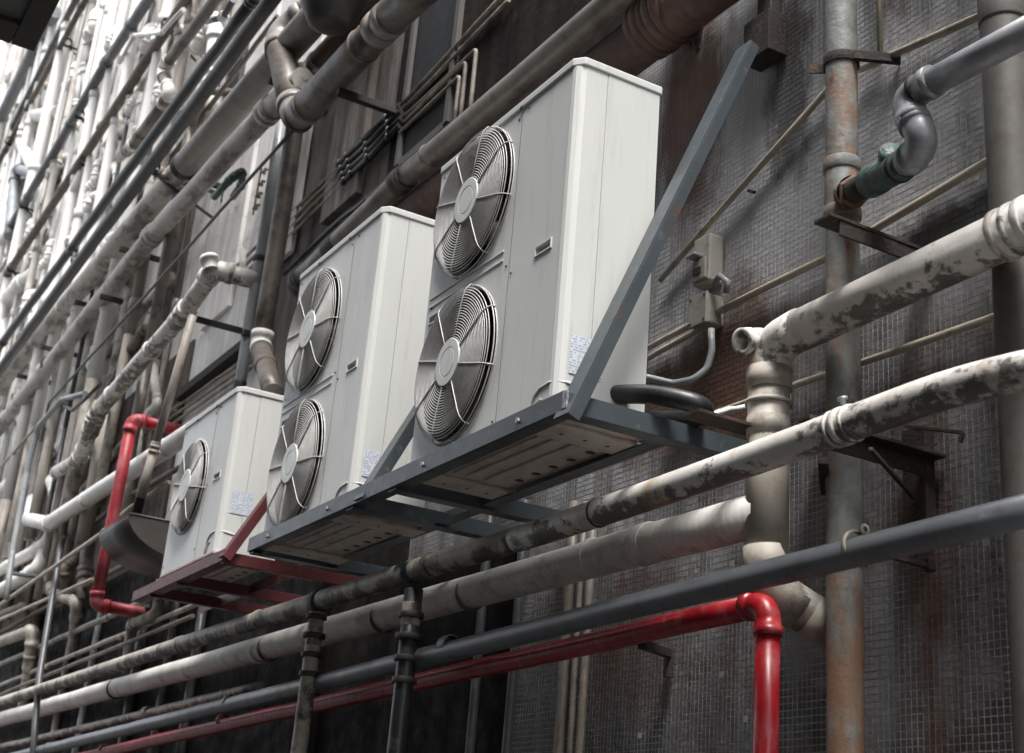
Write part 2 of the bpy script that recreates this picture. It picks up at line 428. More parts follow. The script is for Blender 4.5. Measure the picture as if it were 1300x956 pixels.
    bp = N.new('ShaderNodeBump'); bp.inputs['Strength'].default_value = 0.5; bp.inputs['Distance'].default_value = 0.008
    L.new(noise(28, (1, 1, 1), 8, 0.65, 2), bp.inputs['Height']); L.new(bp.outputs[0], b.inputs['Normal'])
    return m


WB = (.105, .055, .036); WC = (.42, .42, .43)
def wp(px, py, rx, rz, c, a):
    p_ = P(px, py, 3.0); return (p_.x, p_.z, rx, rz, c, a)
PATCH = [wp(1010, 230, .45, .5, WC, .62), wp(930, 120, .35, .4, WC, .45), wp(1180, 310, .35, .25, WC, .5), wp(1200, 90, .4, .3, WC, .5), wp(940, 330, .4, .3, WC, .5), wp(1110, 180, .3, .45, WC, .5),
         wp(880, 150, .22, .5, WB, .85), wp(870, 510, .55, .22, WB, .9), wp(920, 480, .25, .35, WB, .8), wp(1170, 640, .12, .5, WB, .6), wp(820, 800, .3, .3, WB, .5), wp(1000, 100, .12, .5, (.025, .022, .02), .8), wp(1215, 290, .3, .1, (.02, .018, .017), .8)]
M['grout'] = wall_mat('mosaic_grout', (0.66, 0.64, 0.62), (0.50, 0.48, 0.465), (0.16, 0.145, 0.135), 0.6, 0.45, (0.13, 0.12, 0.115), film=(.17, .168, .17), patches=PATCH, lstreak=.3, spot=(P(1186, 780, 3).x, P(1186, 722, 3).z, .07, (.34, .17, .07)))
M['tile'] = wall_mat('mosaic_tile_glaze', (0.072, 0.069, 0.072), (0.05, 0.047, 0.049), (0.028, 0.026, 0.026), 0.6, 0.4, (0.24, 0.235, 0.235), True, (0.105, 0.103, 0.107), film=(.42, .422, .435), patches=PATCH, lstreak=.6, spot=(P(1186, 780, 3).x, P(1186, 722, 3).z, .05, (.075, .04, .026)))
M['darkwall'] = wall_mat('streaked_dark_render', (0.036, 0.030, 0.027), (0.022, 0.019, 0.018), (0.012, 0.011, 0.011), 0.9, 0.0, (0.045, 0.04, 0.037))  # dark brown streaked tone for the upper middle wall panels
M['blackwall'] = wall_mat('near_black_render', (0.010, 0.009, 0.0085), (0.006, 0.0055, 0.0055), (0.003, 0.003, 0.003), 0.9, 0.0, (0.022, 0.017, 0.015))  # near-black tone; on the low panels it includes the units' shade
M['whitewall'] = wall_mat('streaked_white_wall', (0.78, 0.77, 0.755), (0.68, 0.665, 0.65), (0.32, 0.28, 0.25), 0.45, 0.1, (0.42, 0.40, 0.385))
M['grimewall'] = wall_mat('brown_grimed_render', (0.17, 0.145, 0.125), (0.10, 0.083, 0.072), (0.035, 0.028, 0.025), 0.9, 0.4, (0.09, 0.075, 0.065))
M['greywall'] = wall_mat('streaked_grey_wall', (0.27, 0.25, 0.235), (0.17, 0.15, 0.138), (0.05, 0.042, 0.037), 0.85, 0.35, (0.12, 0.105, 0.095))


def sticker_mat(name):
    m = bpy.data.materials.new(name); m.use_nodes = True
    nt = m.node_tree; N = nt.nodes; L = nt.links; b = N['Principled BSDF']
    tc = N.new('ShaderNodeTexCoord')
    mp = N.new('ShaderNodeMapping'); mp.inputs['Scale'].default_value = (60, 160, 105)
    L.new(tc.outputs['Object'], mp.inputs[0])
    fl = N.new('ShaderNodeVectorMath'); fl.operation = 'FLOOR'; L.new(mp.outputs[0], fl.inputs[0])
    w = N.new('ShaderNodeTexWhiteNoise'); L.new(fl.outputs[0], w.inputs['Vector'])
    fr = N.new('ShaderNodeVectorMath'); fr.operation = 'FRACTION'; L.new(mp.outputs[0], fr.inputs[0])
    sx = N.new('ShaderNodeSeparateXYZ'); L.new(fr.outputs[0], sx.inputs[0])
    a = N.new('ShaderNodeMath'); a.operation = 'GREATER_THAN'; a.inputs[1].default_value = 0.45; L.new(sx.outputs[2], a.inputs[0])
    c = N.new('ShaderNodeMath'); c.operation = 'GREATER_THAN'; c.inputs[1].default_value = 0.42; L.new(w.outputs['Value'], c.inputs[0])
    d = N.new('ShaderNodeMath'); d.operation = 'MULTIPLY'; L.new(a.outputs[0], d.inputs[0]); L.new(c.outputs[0], d.inputs[1])
    x = N.new('ShaderNodeMixRGB'); x.inputs[1].default_value = (0.60, 0.63, 0.69, 1); x.inputs[2].default_value = (0.34, 0.38, 0.46, 1)
    L.new(d.outputs[0], x.inputs[0]); L.new(x.outputs[0], b.inputs['Base Color'])
    b.inputs['Roughness'].default_value = 0.4
    return m


M['sticker'] = sticker_mat('printed_data_sticker')

# ------------------------------------------------------------------ the alley: ground, two buildings
g = MB(); g.box(-400, 400, -400, 400, -0.3, 0.0)
o = g.build('ground', M['asphalt']); o['kind'] = 'structure'

WY = 3.0
X0 = -7.35            # where the tiled wall meets the rendered one
bld = thing('building', 'tall grimy building wall covered with pipes, dark mosaic right and white painted render left', 'building', (0, WY, 0))
m = MB(); m.box(X0, 6, WY, WY + 0.4, 0, 15); m.build('mosaic_wall', M['grout'], bld)
XA = P(585, 100, WY).x
m = MB(); m.box(X0, XA, WY - 0.012, WY - 0.001, 2.5, 9); m.build('dark_panel', M['darkwall'], bld)
m = MB(); m.box(-9.2, X0 - 0.003, WY, WY + 0.4, 0, 15); m.build('render_wall', M['greywall'], bld)
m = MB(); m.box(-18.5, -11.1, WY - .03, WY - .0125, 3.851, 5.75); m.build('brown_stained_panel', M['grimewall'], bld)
m = MB(); m.box(-48, -9.203, WY - 0.01, WY + 0.4, 0, 17.724 + CAMZ); m.build('painted_wall', M['whitewall'], bld)
# shallow render piers between the pipe chases
for xa, xb, dep in ((-8.35, -7.75, 0.05), (-9.6, -8.9, 0.05), (-10.9, -10.2, 0.05), (-12.6, -11.9, 0.06), (-15.4, -14.6, 0.06), (-19.2, -18.2, 0.06), (-24.5, -23.4, 0.06), (-31, -30, 0.08)):
    m = MB(); m.box(xa, xb, WY - dep, WY - 0.012 if xa < -9.2 else WY - 0.002, 5.76, 14.9 if xa > -9 else 19.2)
    m.build('pier', M['greywall'] if xa > -9 else M['whitewall'], bld, bevel=0.004)
m = MB(); m.box(-24, X0 - .001, WY - 0.085, WY - 0.013, 0.05, 3.85); m.build('dark_plinth', M['blackwall'], bld)  # near-black slab along the foot of the left wall
# far roofline parapet
m = MB(); m.box(-48, -11.5, WY - 0.16, WY + 0.42, 19.33, 19.55); m.build('parapet', M['greywall'], bld)


def window(xa, xb, za, zb, nx=2, nz=2):
    fr = MB(); t = 0.05
    for i in range(nx + 1):
        xx = xa + (xb - xa) * i / nx; fr.box(xx - t / 2, xx + t / 2, WY - 0.045, WY - 0.003, za, zb)
    for i in range(nz + 1):
        zz = za + (zb - za) * i / nz; fr.box(xa + t / 2, xb - t / 2, WY - 0.04, WY - 0.004, zz - t / 2, zz + t / 2)
    w_ = fr.build('window', M['frame'], bld)
    pn = MB(); pn.box(xa, xb, WY - 0.02, WY - 0.005, za, zb); pn.build('pane', M['glass'], w_)
    return w_


a_ = P(338, 40, WY); b_ = P(284, 135, WY)
window(a_.x - 0.9, a_.x, b_.z - 0.1, a_.z + 0.4)
a_ = P(590, -20, WY); b_ = P(545, 180, WY)
window(-7.15, -6.5, 5.7, 7.4, 1, 1)
m = MB(); m.box(X0, -5.3, WY - 0.012, WY - 0.001, .1, 2.499); m.build('dark_panel', M['blackwall'], bld)  # dirty wall plus shade under the units, put into the colour
m = MB(); m.box(XA + .001, -5.3, WY - 0.012, WY - 0.001, 2.5, 3.1); m.build('dark_panel', M['blackwall'], bld)  # same painted shade, continued up behind the frame
m = MB(); m.box(XA + .001, -4.3, WY - 0.012, WY - 0.001, 5.2, 9); m.build('dark_panel', M['darkwall'], bld)

# mosaic tiles as real pieces, joined
T = 0.022
tb = MB()
tx0, tx1, tz0, tz1 = -7.0, -2.25, 1.95, 5.75
rt = random.Random(3)
nx = int((tx1 - tx0) / T); nz = int((tz1 - tz0) / T)
V = tb.v; F = tb.f
for i in range(nx):
    xc = tx0 + (i + 0.5) * T
    for j in range(nz):
        zc = tz0 + (j + 0.5) * T
        if xc < XA + 0.02 or (xc < -5.28 and zc < 3.12) or (xc < -4.28 and zc > 5.18): continue
        if rt.random() < 0.0012: continue
        h = T * 0.5 - 0.0019
        f0 = WY - 0.0009 + rt.uniform(-0.0002, 0.0002)
        ta = rt.uniform(-0.0003, 0.0003); tb_ = rt.uniform(-0.0003, 0.0003)
        q = len(V)
        V.extend(((xc - h, f0 - ta - tb_, zc - h), (xc + h, f0 + ta - tb_, zc - h), (xc + h, f0 + ta + tb_, zc + h), (xc - h, f0 - ta + tb_, zc + h),
                  (xc - h, WY + 0.001, zc - h), (xc + h, WY + 0.001, zc - h), (xc + h, WY + 0.001, zc + h), (xc - h, WY + 0.001, zc + h)))
        F.extend(((q, q + 1, q + 2, q + 3), (q, q + 4, q + 5, q + 1), (q + 1, q + 5, q + 6, q + 2), (q + 2, q + 6, q + 7, q + 3), (q + 3, q + 7, q + 4, q)))
tb.sm = [False] * len(F)
o = tb.build('mosaic_tile', M['tile'], bld); o['kind'] = 'stuff'

opp = thing('building', 'plain plastered building on the near side of the alley, out of view', 'building', (0, -2.2, 0))
m = MB(); m.box(-10.5, 8, -2.6, -2.2, 0, 14); m.build('plaster_wall', M['plaster'], opp)  # unseen facade; height, end and dark plaster set to cut the skylight
# metal canopy fixed to it, reaching over the alley
cz = 4.1 + CAMZ
cc = PZ(43, 66, cz)
can = thing('canopy', 'dark framed sheet metal canopy poking into the top left corner', 'canopy', (cc.x, -2.2, cz))
CX1 = cc.x + 3.2
m = MB(); m.box(cc.x + 0.2, CX1, -2.19, cc.y - 0.12, cz + 0.03, cz + 0.05); m.build('soffit_sheet', M['sheet'], can)
m = MB(); m.box(cc.x, CX1, cc.y - 0.125, cc.y, cz, cz + 0.2); m.build('edge_beam', M['darksteel'], can, bevel=0.006)
m = MB(); m.box(cc.x, cc.x + 0.22, -2.19, cc.y - 0.128, cz, cz + 0.2); m.build('end_beam', M['darksteel'], can, bevel=0.006)


# ------------------------------------------------------------------ pipes
def fillet(pts, r, n=7):
    """split a polyline into straight runs and arcs"""
    pts = [Vector(p) for p in pts]
    runs = []; arcs = []
    cur = pts[0]
    for i in range(1, len(pts) - 1):
        a, b, c = pts[i - 1], pts[i], pts[i + 1]
        d1 = (b - a).normalized(); d2 = (c - b).normalized()
        ang = d1.angle(d2)
        if ang < 0.06:
            continue
        t = r * math.tan(ang / 2)
        t = min(t, (b - a).length * 0.48, (c - b).length * 0.48)
        s = b - d1 * t; e = b + d2 * t
        runs.append((cur, s))
        arc = []
        for k in range(n + 1):
            u = k / n
            arc.append(s * (1 - u) ** 2 + b * (2 * u * (1 - u)) + e * u * u)
        arcs.append(arc)
        cur = e
    runs.append((cur, pts[-1]))
    return runs, arcs


def wob(a, b, amp, rnd, step=0.35):
    L_ = (b - a).length
    n = max(2, int(L_ / step))
    n = min(n, 40)
    out = []
    for i in range(n + 1):
        p = a.lerp(b, i / n)
        if 0 < i < n: p = p + Vector((0, rnd.uniform(-amp, amp), rnd.uniform(-amp, amp)))
        out.append(p)
    return out


rp = random.Random(11)


def pipe(name, label, cat, pts, r, m, bend=2.2, collars=(), parts=True, fit=1.13, n=18, amp=0.003, group=None, fitmat=None, cm=None, m2=None, lip=.07, sec='pipe_section'):
    """collars: (u along the whole line 0..1, half length, radius factor, material)"""
    pts = [Vector(p) for p in pts]
    runs, arcs = fillet(pts, r * bend)
    if not parts:
        line = []
        for i, (a, b) in enumerate(runs):
            seg = wob(a, b, amp, rp)
            line += seg if not line else seg[1:]
            if i < len(arcs): line += arcs[i][1:]
        mb = MB(); mb.tube(line, r, n)
        lo = pts[0].copy()
        mb.v = [(v[0] - lo.x, v[1] - lo.y, v[2] - lo.z) for v in mb.v]
        o = mb.build(name, m); o.location = lo
        tag(o, label, cat, group)
        return o
    t = thing(name, label, cat, pts[0], group)
    for i_, (a, b) in enumerate(runs):
        if (b - a).length < 0.004: continue
        mb = MB(); mb.tube(wob(a, b, amp, rp), r, n); mb.build(sec, m2 if m2 and i_ else m, t)
    for i_, arc in enumerate(arcs):
        d1 = (arc[1] - arc[0]).normalized(); d2 = (arc[-1] - arc[-2]).normalized()
        ln = [arc[0] - d1 * r * 0.9, arc[0] - d1 * r * 0.15, arc[0] - d1 * r * 0.14] + arc[1:-1] + [arc[-1] + d2 * r * 0.14, arc[-1] + d2 * r * 0.15, arc[-1] + d2 * r * 0.9]
        k = len(ln)
        rr = [r * (fit + lip)] * 2 + [r * (fit - 0.03)] * (k - 4) + [r * (fit + lip)] * 2
        mb = MB(); mb.tube(ln, rr, n); mb.build('elbow', (m2 if m2 and i_ else None) or fitmat or m, t)
    # collars
    tot = sum((pts[i + 1] - pts[i]).length for i in range(len(pts) - 1))
    for c in collars:
        u, hl, fr = c[0], c[1], c[2]
        cmx = M[c[3]] if len(c) > 3 else (cm or m)
        dd = u * tot
        for i in range(len(pts) - 1):
            sl = (pts[i + 1] - pts[i]).length
            if dd <= sl or i == len(pts) - 2:
                d = (pts[i + 1] - pts[i]).normalized(); p = pts[i] + d * dd
                break
            dd -= sl
        mb = MB()
        mb.lathe(p, d, [(-hl, r * 0.9), (-hl, r * fr * 0.97), (-hl * 0.85, r * fr), (hl * 0.85, r * fr), (hl, r * fr * 0.97), (hl, r * 0.9)], n)
        mb.build('collar', cmx, t)
    return t


def near_collars(us, w=0.035, f=1.12, m_=None):
    return [(u, w, f) + ((m_,) if m_ else ()) for u in us]


def vert(px, py, y, ztop, zbot):
    p = P(px, py, y)
    return [Vector((p.x, y, ztop)), Vector((p.x, y, zbot))]


BOT = 0.9
# --- right-hand verticals
a = P(1070, 400, 2.86); r = rad(a, 43)
zc1 = P(1070, 212, 2.86).z; zc2 = P(1070, 272, 2.86).z; ztee = P(1075, 243, 2.86).z
tot = 9 - BOT
v1 = pipe('drain_pipe', 'weathered iron drain pipe with rust patches standing full height on mosaic wall', 'pipe', [(a.x, 2.86, 9), (a.x, 2.86, BOT)], r, M['tealrust'], n=28, amp=0.001,
          collars=[((9 - zc1) / tot, 0.022, 1.16), ((9 - zc2) / tot, 0.02, 1.16), ((9 - ztee) / tot, (zc1 - zc2) / 2, 1.07), (0.985, .03, 1.12)])
# branch nozzle of the tee
b1 = Vector((a.x, 2.86, ztee)); b2 = P(1112, 238, 2.76)
mb = MB(); d = (b2 - b1).normalized()
mb.lathe(b1, d, [(0.0, r * 0.85), (0.06, r * 0.85), (0.085, r * 1.0), (0.10, r * 1.0)], 24); mb.build('tee_branch', M['tealrust'], v1)
# strap round the pipe and its wall stub
cl = MB(); zs = P(1060, 85, 2.86).z
cl.lathe((a.x, 2.86, zs), (0, 0, 1), [(-.018, r * 1.04), (-.018, r * 1.13), (.018, r * 1.13), (.018, r * 1.04)], 28)
cl.beam((a.x - r * 1.1, 2.845, zs), (a.x - r * 1.1 - 0.035, 2.80, zs), 0.006, 0.036)
cl.beam((a.x + r * 1.1, 2.86, zs), (a.x + r + 0.09, 2.99, zs - 0.01), 0.02, 0.034)
cl.build('pipe_strap', M['rust'], v1, bevel=0.001)

br = MB()
s0 = b1 + d * 0.105
q1 = P(1150, 208, 2.66); q2 = P(1178, 183, 2.60); q3 = P(1143, 126, 2.60); q4 = P(1330, 26, 2.60)
rb = rad(q3, 36)
bp_ = pipe('branch_pipe', 'galvanised grey pipe with double elbow and green joint rising from iron drain pipe', 'pipe', [q1.lerp(s0, .1), q2, q3, q4], rb, M['galv'], bend=1.35, n=24, fit=1.12, amp=.001,
           collars=[(0.0, 0.01, 1.18, 'rust')])
mb = MB(); dd = (q1 - s0).normalized()
mb.lathe(s0, dd, [(-.02, rb * .8), (-.02, rb * 1.32), (.012, rb * 1.32), (.015, rb * 1.1)], 6, smooth=False); mb.build('hex_nut', M['tealrust'], bp_)
mb = MB(); ll = (q1 - s0).length
mb.tube([s0 + dd * 0.012, s0 + dd * ll * .35], rb * 1.0, 20); mb.build('threaded_nipple', M['rust'], bp_)
mb = MB(); mb.tube([s0 + dd * ll * .33, s0 + dd * ll * .36, s0 + dd * ll * .52, s0 + dd * ll * .54, s0 + dd * ll * 0.95, s0 + dd * ll * 1.0], [rb * 1.0, rb * 1.24, rb * 1.22, rb * 1.1, rb * 1.12, rb * 1.0], 20); mb.build('green_coupling', M['green'], bp_)
mb = MB(); pc = P(1133, 196, 2.68); mb.tube([s0 + dd * ll * .6, pc], rb * .8, 18); mb.lathe(pc, pc - (s0 + dd * ll * .6), [(-.015, rb * .85), (-.015, rb * .98), (.006, rb * .98), (.006, 0)], 18)
mb.build('plug', M['green'], bp_)
b_ = P(1160, 96, 2.6)
mb = MB(); pk = q3.lerp(q4, 0.13); mb.lathe(pk, q4 - q3, [(-.006, rb * 1.0), (-.006, rb * 1.16), (.006, rb * 1.16), (.006, rb)], 24); mb.build('clamp_ring', M['rust'], bp_)

a = P(1300, 300, 2.85)
pipe('drain_pipe', 'broad mottled brown-grey drain pipe at the right edge', 'pipe', [(P(1288, 300, 2.85).x, 2.85, 9), (P(1288, 300, 2.85).x, 2.85, BOT)], rad(a, 60), M['dullbrown'], n=28, amp=.001,
     collars=[(0.60, 0.05, 1.08)])
a = P(1114, 20, 2.95)
pipe('conduit', 'thin pale conduit hanging beside iron drain pipe at top', 'conduit', [(a.x, 2.96, 8), (a.x, 2.96, P(1114, 72, 2.96).z)], rad(a, 8), M['cream'], parts=False, n=10)

# --- thin cream conduits on the mosaic
def conduit(label, pts, w, m_='cream', y=2.965, group=None, n=10, name='conduit', amp=.002, bend=5, collars=None):
    q = [P(p[0], p[1], p[2] if len(p) > 2 else y) for p in pts]
    if collars is not None:
        return pipe(name, label, 'conduit' if name == 'conduit' else 'pipe', q, rad(q[0], w), M[m_], bend=bend, n=n, amp=amp, group=group, collars=collars, fit=1.1)
    return pipe(name, label, 'conduit' if name == 'conduit' else 'pipe', q, rad(q[0], w), M[m_], parts=False, n=n, bend=bend, amp=amp, group=group)


conduit('cream conduit sloping down-left from iron drain pipe towards large unit', [(1052, 112), (935, 245), (838, 356)], 9)
conduit('short cream conduit between the two drain pipes at top right', [(1256, 15), (1092, 88)], 11)
conduit('cream conduit running from junction box past iron drain pipe to right edge', [(1275, 192), (1140, 272), (1048, 328), (912, 396)], 12)
conduit('cream conduit left of junction box, upper of two', [(884, 408), (800, 455)], 8)
conduit('cream conduit left of junction box, lower of two', [(884, 420), (800, 468)], 8)
conduit('cream conduit crossing the mosaic below large white elbow', [(1275, 398), (1095, 464), (1010, 492), (900, 528), (840, 548)], 11)

# --- electric boxes
def iso_box():
    c = P(894, 331, 2.94)
    t = thing('isolator_switch', 'grey isolator switch box on mosaic wall above the junction box', 'switch box', c)
    w, h = 0.10, 0.195
    m_ = MB(); m_.box(c.x - w / 2, c.x + w / 2, 2.925, 2.995, c.z - h / 2, c.z + h / 2); m_.build('housing', M['box'], t, bevel=0.006)
    m_ = MB(); m_.box(c.x - w * .42, c.x + w * .42, 2.912, 2.9245, c.z - h * .45, c.z - h * .02); m_.build('cover', M['box'], t, bevel=0.003)
    m_ = MB(); m_.box(c.x - w * .25, c.x + w * .2, 2.906, 2.9115, c.z - h * .33, c.z - h * .2); m_.build('label_window', M['black'], t)
    m_ = MB(); m_.box(c.x - w * .4, c.x + w * .15, 2.88, 2.9245, c.z + h * .02, c.z + h * .09); m_.build('switch_lever', M['galv'], t, bevel=0.004)
    m_ = MB(); m_.tube([P(905, 362, 2.93), P(914, 350, 2.93), P(924, 358, 2.93), P(922, 372, 2.94)], .013, 10); m_.build('gland_elbow', M['greypipe2'], t)


def j_box():
    c = P(897, 397, 2.95)
    t = thing('junction_box', 'beige square junction box with screwed lid under the isolator switch', 'junction box', c)
    w, h = 0.098, 0.118
    m_ = MB(); m_.box(c.x - w / 2, c.x + w / 2, 2.92, 2.995, c.z - h / 2, c.z + h / 2); m_.build('housing', M['box'], t, bevel=0.006)
    m_ = MB(); m_.box(c.x - w / 2 - .003, c.x + w / 2 + .003, 2.907, 2.9195, c.z - h / 2 - .003, c.z + h / 2 + .003); m_.build('lid', M['box'], t, bevel=0.003)
    for sx in (-1, 1):
        for sz in (-1, 1):
            m_ = MB(); m_.lathe((c.x + sx * w * .42, 2.906, c.z + sz * h * .42), (0, -1, 0), [(0, .005), (.003, .005), (.003, 0)], 8); m_.build('screw', M['rust'], t)
    m_ = MB(); e = P(903, 424, 2.93); m_.tube([e + Vector((0, 0, .02)), e - Vector((0, 0, .035))], .013, 12); m_.build('gland', M['box'], t)


iso_box(); j_box()
cpts = [(903, 424, 2.93), (904, 445, 2.93), (898, 468, 2.92), (880, 482, 2.88), (855, 487, 2.84), (825, 480, 2.78), (800, 474, 2.72)]
q = [P(*c) for c in cpts]
pipe('flexible_conduit', 'grey flexible conduit looping from junction box behind large unit', 'conduit', q, rad(q[0], 9), M['greypipe2'], parts=False, n=10, bend=5, amp=.0)

# --- P1: big white pipe with elbow and cap, going down as V3, P3 joining
e1 = P(972, 440, 2.72)
rP1 = rad(P(1100, 378, 2.72), 57)
p_r = P(1340, 268, 2.72)
zb3 = P(985, 650, 2.72).z
zlow = P(985, 742, 2.72).z
xl = e1.x + 0.02
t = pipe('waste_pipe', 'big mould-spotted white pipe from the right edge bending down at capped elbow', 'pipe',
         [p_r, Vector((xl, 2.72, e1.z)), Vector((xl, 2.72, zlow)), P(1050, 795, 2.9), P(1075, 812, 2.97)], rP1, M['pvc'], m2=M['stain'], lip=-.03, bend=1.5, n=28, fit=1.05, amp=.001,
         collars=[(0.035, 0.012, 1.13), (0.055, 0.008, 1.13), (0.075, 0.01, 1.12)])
for dz, ln, f in ((-.12, .035, 1.1), (-.20, .006, 1.13), (-.28, .03, 1.05)):
    m_ = MB(); m_.lathe((xl, 2.72, e1.z + dz), (0, 0, 1), [(-ln, rP1), (-ln, rP1 * f), (ln, rP1 * f), (ln, rP1)], 26); m_.build('collar', M['stain'], t)
cp = P(945, 433, 2.63); ci = P(965, 432, 2.70)
m_ = MB(); m_.tube([ci, ci.lerp(cp, .6)], rP1 * .62, 20)
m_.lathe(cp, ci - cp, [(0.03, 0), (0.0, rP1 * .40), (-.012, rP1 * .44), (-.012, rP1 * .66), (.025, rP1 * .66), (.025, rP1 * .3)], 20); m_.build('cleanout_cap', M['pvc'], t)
# P3
a = P(958, 655, 2.72); q3_ = [Vector((xl, 2.72, a.z)), P(740, 712, 2.72), P(560, 765, 2.72), P(400, 808, 2.72), P(150, 874, 2.72), P(-60, 930, 2.72)]
pipe('waste_pipe', 'thick cloth-wrapped white pipe below the units joining the elbowed white stack', 'pipe', q3_, rad(P(850, 685, 2.72), 52), M['pvcwrap'], n=28, amp=.003,
     collars=[(0.045, .035, 1.07), (0.068, .004, 1.05), (0.135, .01, 1.05, 'tanpipe'), (0.195, .008, 1.05, 'tanpipe'), (0.30, .008, 1.06, 'tanpipe'), (0.31, .02, 1.04), (0.52, .015, 1.08, 'rust'), (0.7, .02, 1.06)])
# P2
pts = [P(1345, 462, 2.5), P(1290, 472, 2.5), P(1200, 494, 2.5), P(1075, 540, 2.5), P(900, 603, 2.5), P(700, 672, 2.5), P(545, 718, 2.5), P(400, 765, 2.5), P(230, 818, 2.5), P(60, 873, 2.5), P(-80, 917, 2.5)]
sm = []
for i in range(len(pts) - 1):
    for k in range(4): sm.append(pts[i].lerp(pts[i + 1], k / 4))
sm.append(pts[-1])
for _ in range(3): sm = [sm[0]] + [(sm[i - 1] + sm[i] * 2 + sm[i + 1]) / 4 for i in range(1, len(sm) - 1)] + [sm[-1]]
rP2 = rad(P(1000, 560, 2.5), 43)
t = thing('waste_pipe', 'long sagging white pipe blotched with black mould, clamped above the grey pipe', 'pipe', pts[0])
i0 = 22
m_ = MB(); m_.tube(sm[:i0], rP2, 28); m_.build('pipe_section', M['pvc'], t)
m_ = MB(); m_.tube(sm[i0 - 1:], rP2 * .97, 26); m_.build('pipe_section', M['pvcgrime'], t)


def ring_at(t, sm, px, y, r, hl, f, m_, n=26):
    best = min(range(len(sm) - 1), key=lambda i: abs(sm[i].x - P(px[0], px[1], y).x))
    tgt = P(px[0], px[1], y)
    a, b = sm[best], sm[min(best + 1, len(sm) - 1)]
    d = (b - a).normalized(); p = a + d * ((tgt - a).dot(d))
    k = MB(); k.lathe(p, d, [(-hl, r * .95), (-hl, r * f), (hl, r * f), (hl, r * .95)], n)
    k.build('collar', m_, t); return p, d


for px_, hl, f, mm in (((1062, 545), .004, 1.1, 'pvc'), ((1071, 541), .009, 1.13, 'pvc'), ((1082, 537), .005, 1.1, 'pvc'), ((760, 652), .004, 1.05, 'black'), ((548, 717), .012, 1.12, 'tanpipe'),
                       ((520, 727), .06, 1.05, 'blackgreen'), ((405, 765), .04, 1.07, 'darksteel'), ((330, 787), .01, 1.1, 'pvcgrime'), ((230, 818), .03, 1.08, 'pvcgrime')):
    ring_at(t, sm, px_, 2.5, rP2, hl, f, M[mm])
p = P(1071, 512, 2.5)
m_ = MB(); m_.lathe(p, (0, -.3, 1), [(-.02, .008), (.008, .008), (.008, .014), (.018, .014), (.018, 0)], 8); m_.build('clamp_bolt', M['galv'], t)
# P4 grey pipe
q = [P(1345, 638, 2.55), P(1080, 697, 2.55), P(800, 762, 2.55), P(560, 822, 2.55), P(330, 882, 2.55), P(60, 950, 2.55), P(-60, 980, 2.55)]
tg = pipe('water_pipe', 'smooth slate grey pipe running below the mouldy white pipe with one loop clamp', 'pipe', q, rad(P(1080, 697, 2.55), 38), M['greypipe'], n=26, amp=.002,
          collars=[(0.215, .03, 1.04), (0.4, .02, 1.05), (0.7, .02, 1.06)])
p = P(1086, 694, 2.55); rg = rad(p, 38)
m_ = MB(); m_.lathe(p, q[1] - q[0], [(-.006, rg), (-.006, rg * 1.14), (.006, rg * 1.14), (.006, rg)], 26)
m_.lathe(p + Vector((0.012, 0.02, rg * 1.2)), (1, 0, 0), [(-.004, .008), (-.004, .016), (.004, .016), (.004, .008)], 12)
m_.lathe(p + Vector((0.012, 0.02, -rg * 1.2)), (1, 0, 0), [(-.004, .008), (-.004, .016), (.004, .016), (.004, .008)], 12)
m_.build('loop_clamp', M['cream'], tg)
# P5 red
a = P(975, 766, 2.68)
q = [Vector((a.x, 2.68, BOT)), Vector((a.x, 2.68, a.z)), P(800, 805, 2.68), P(640, 838, 2.68), P(480, 872, 2.68), P(330, 905, 2.68), P(100, 960, 2.68), P(-60, 998, 2.68)]
pipe('fire_pipe', 'bright glossy red pipe turning down at an elbow in the lower right', 'pipe', q, rad(a, 32), M['red'], n=26, bend=1.7, amp=.002, fit=1.10, collars=[(0.43, .012, 1.12), (0.6, .02, 1.10)])

# --- tees hanging from P2
for (px_, py_, w, lbl, mm) in ((526, 745, 24, 'black-green vertical branch with rubber couplings crossing the wrapped white pipe', 'blackgreen'), (403, 775, 20, 'dark vertical branch pipe dropping from the mouldy pipe, left of the green coupled branch', 'pvcgrime')):
    p = P(px_, py_, 2.5)
    rr = rad(p, w)
    tot = p.z + 0.02 - 1.0
    z2 = P(px_ - 4, 800, 2.5).z
    u = (p.z + 0.02 - z2) / tot
    pipe('branch_pipe', lbl, 'pipe', [(p.x, 2.5, p.z - 0.01), (p.x, 2.5, 1.0)], rr, M[mm], n=18, amp=.001,
         collars=[(u - .05, .012, 1.35, 'darksteel'), (u, .012, 1.45, 'darksteel'), (u + .05, .012, 1.35, 'darksteel'), (u + .10, .012, 1.3, 'darksteel'), (max(u - .17, .06), .05, 1.02, 'pvcgrime')])

# three conduits behind, low centre
for i, (px_, w, lbl) in enumerate(((722, 15, 'widest of three pale upright conduits behind the wrapped pipe'), (736, 8, 'middle thin conduit of three upright behind the wrapped pipe'), (747, 10, 'rightmost of three upright conduits behind the wrapped pipe'))):
    p = P(px_, 760, 2.95)
    pipe('conduit', lbl, 'conduit', [(p.x, 2.95, P(px_, 640, 2.95).z), (p.x, 2.95, 1.0)], rad(p, w), M['sootconduit'] if i else M['brownpipe'], parts=False, n=12)
for px_, lbl in ((655, 'dim upright pipe deep in shadow below the middle unit'), (610, 'dim upright pipe in shadow left of the pale conduits')):
    p = P(px_, 800, 2.93)
    pipe('conduit', lbl, 'conduit', [(p.x, 2.93, P(px_, 640, 2.93).z), (p.x, 2.93, 1.0)], rad(p, 12), M['darkpipe'], parts=False, n=12)


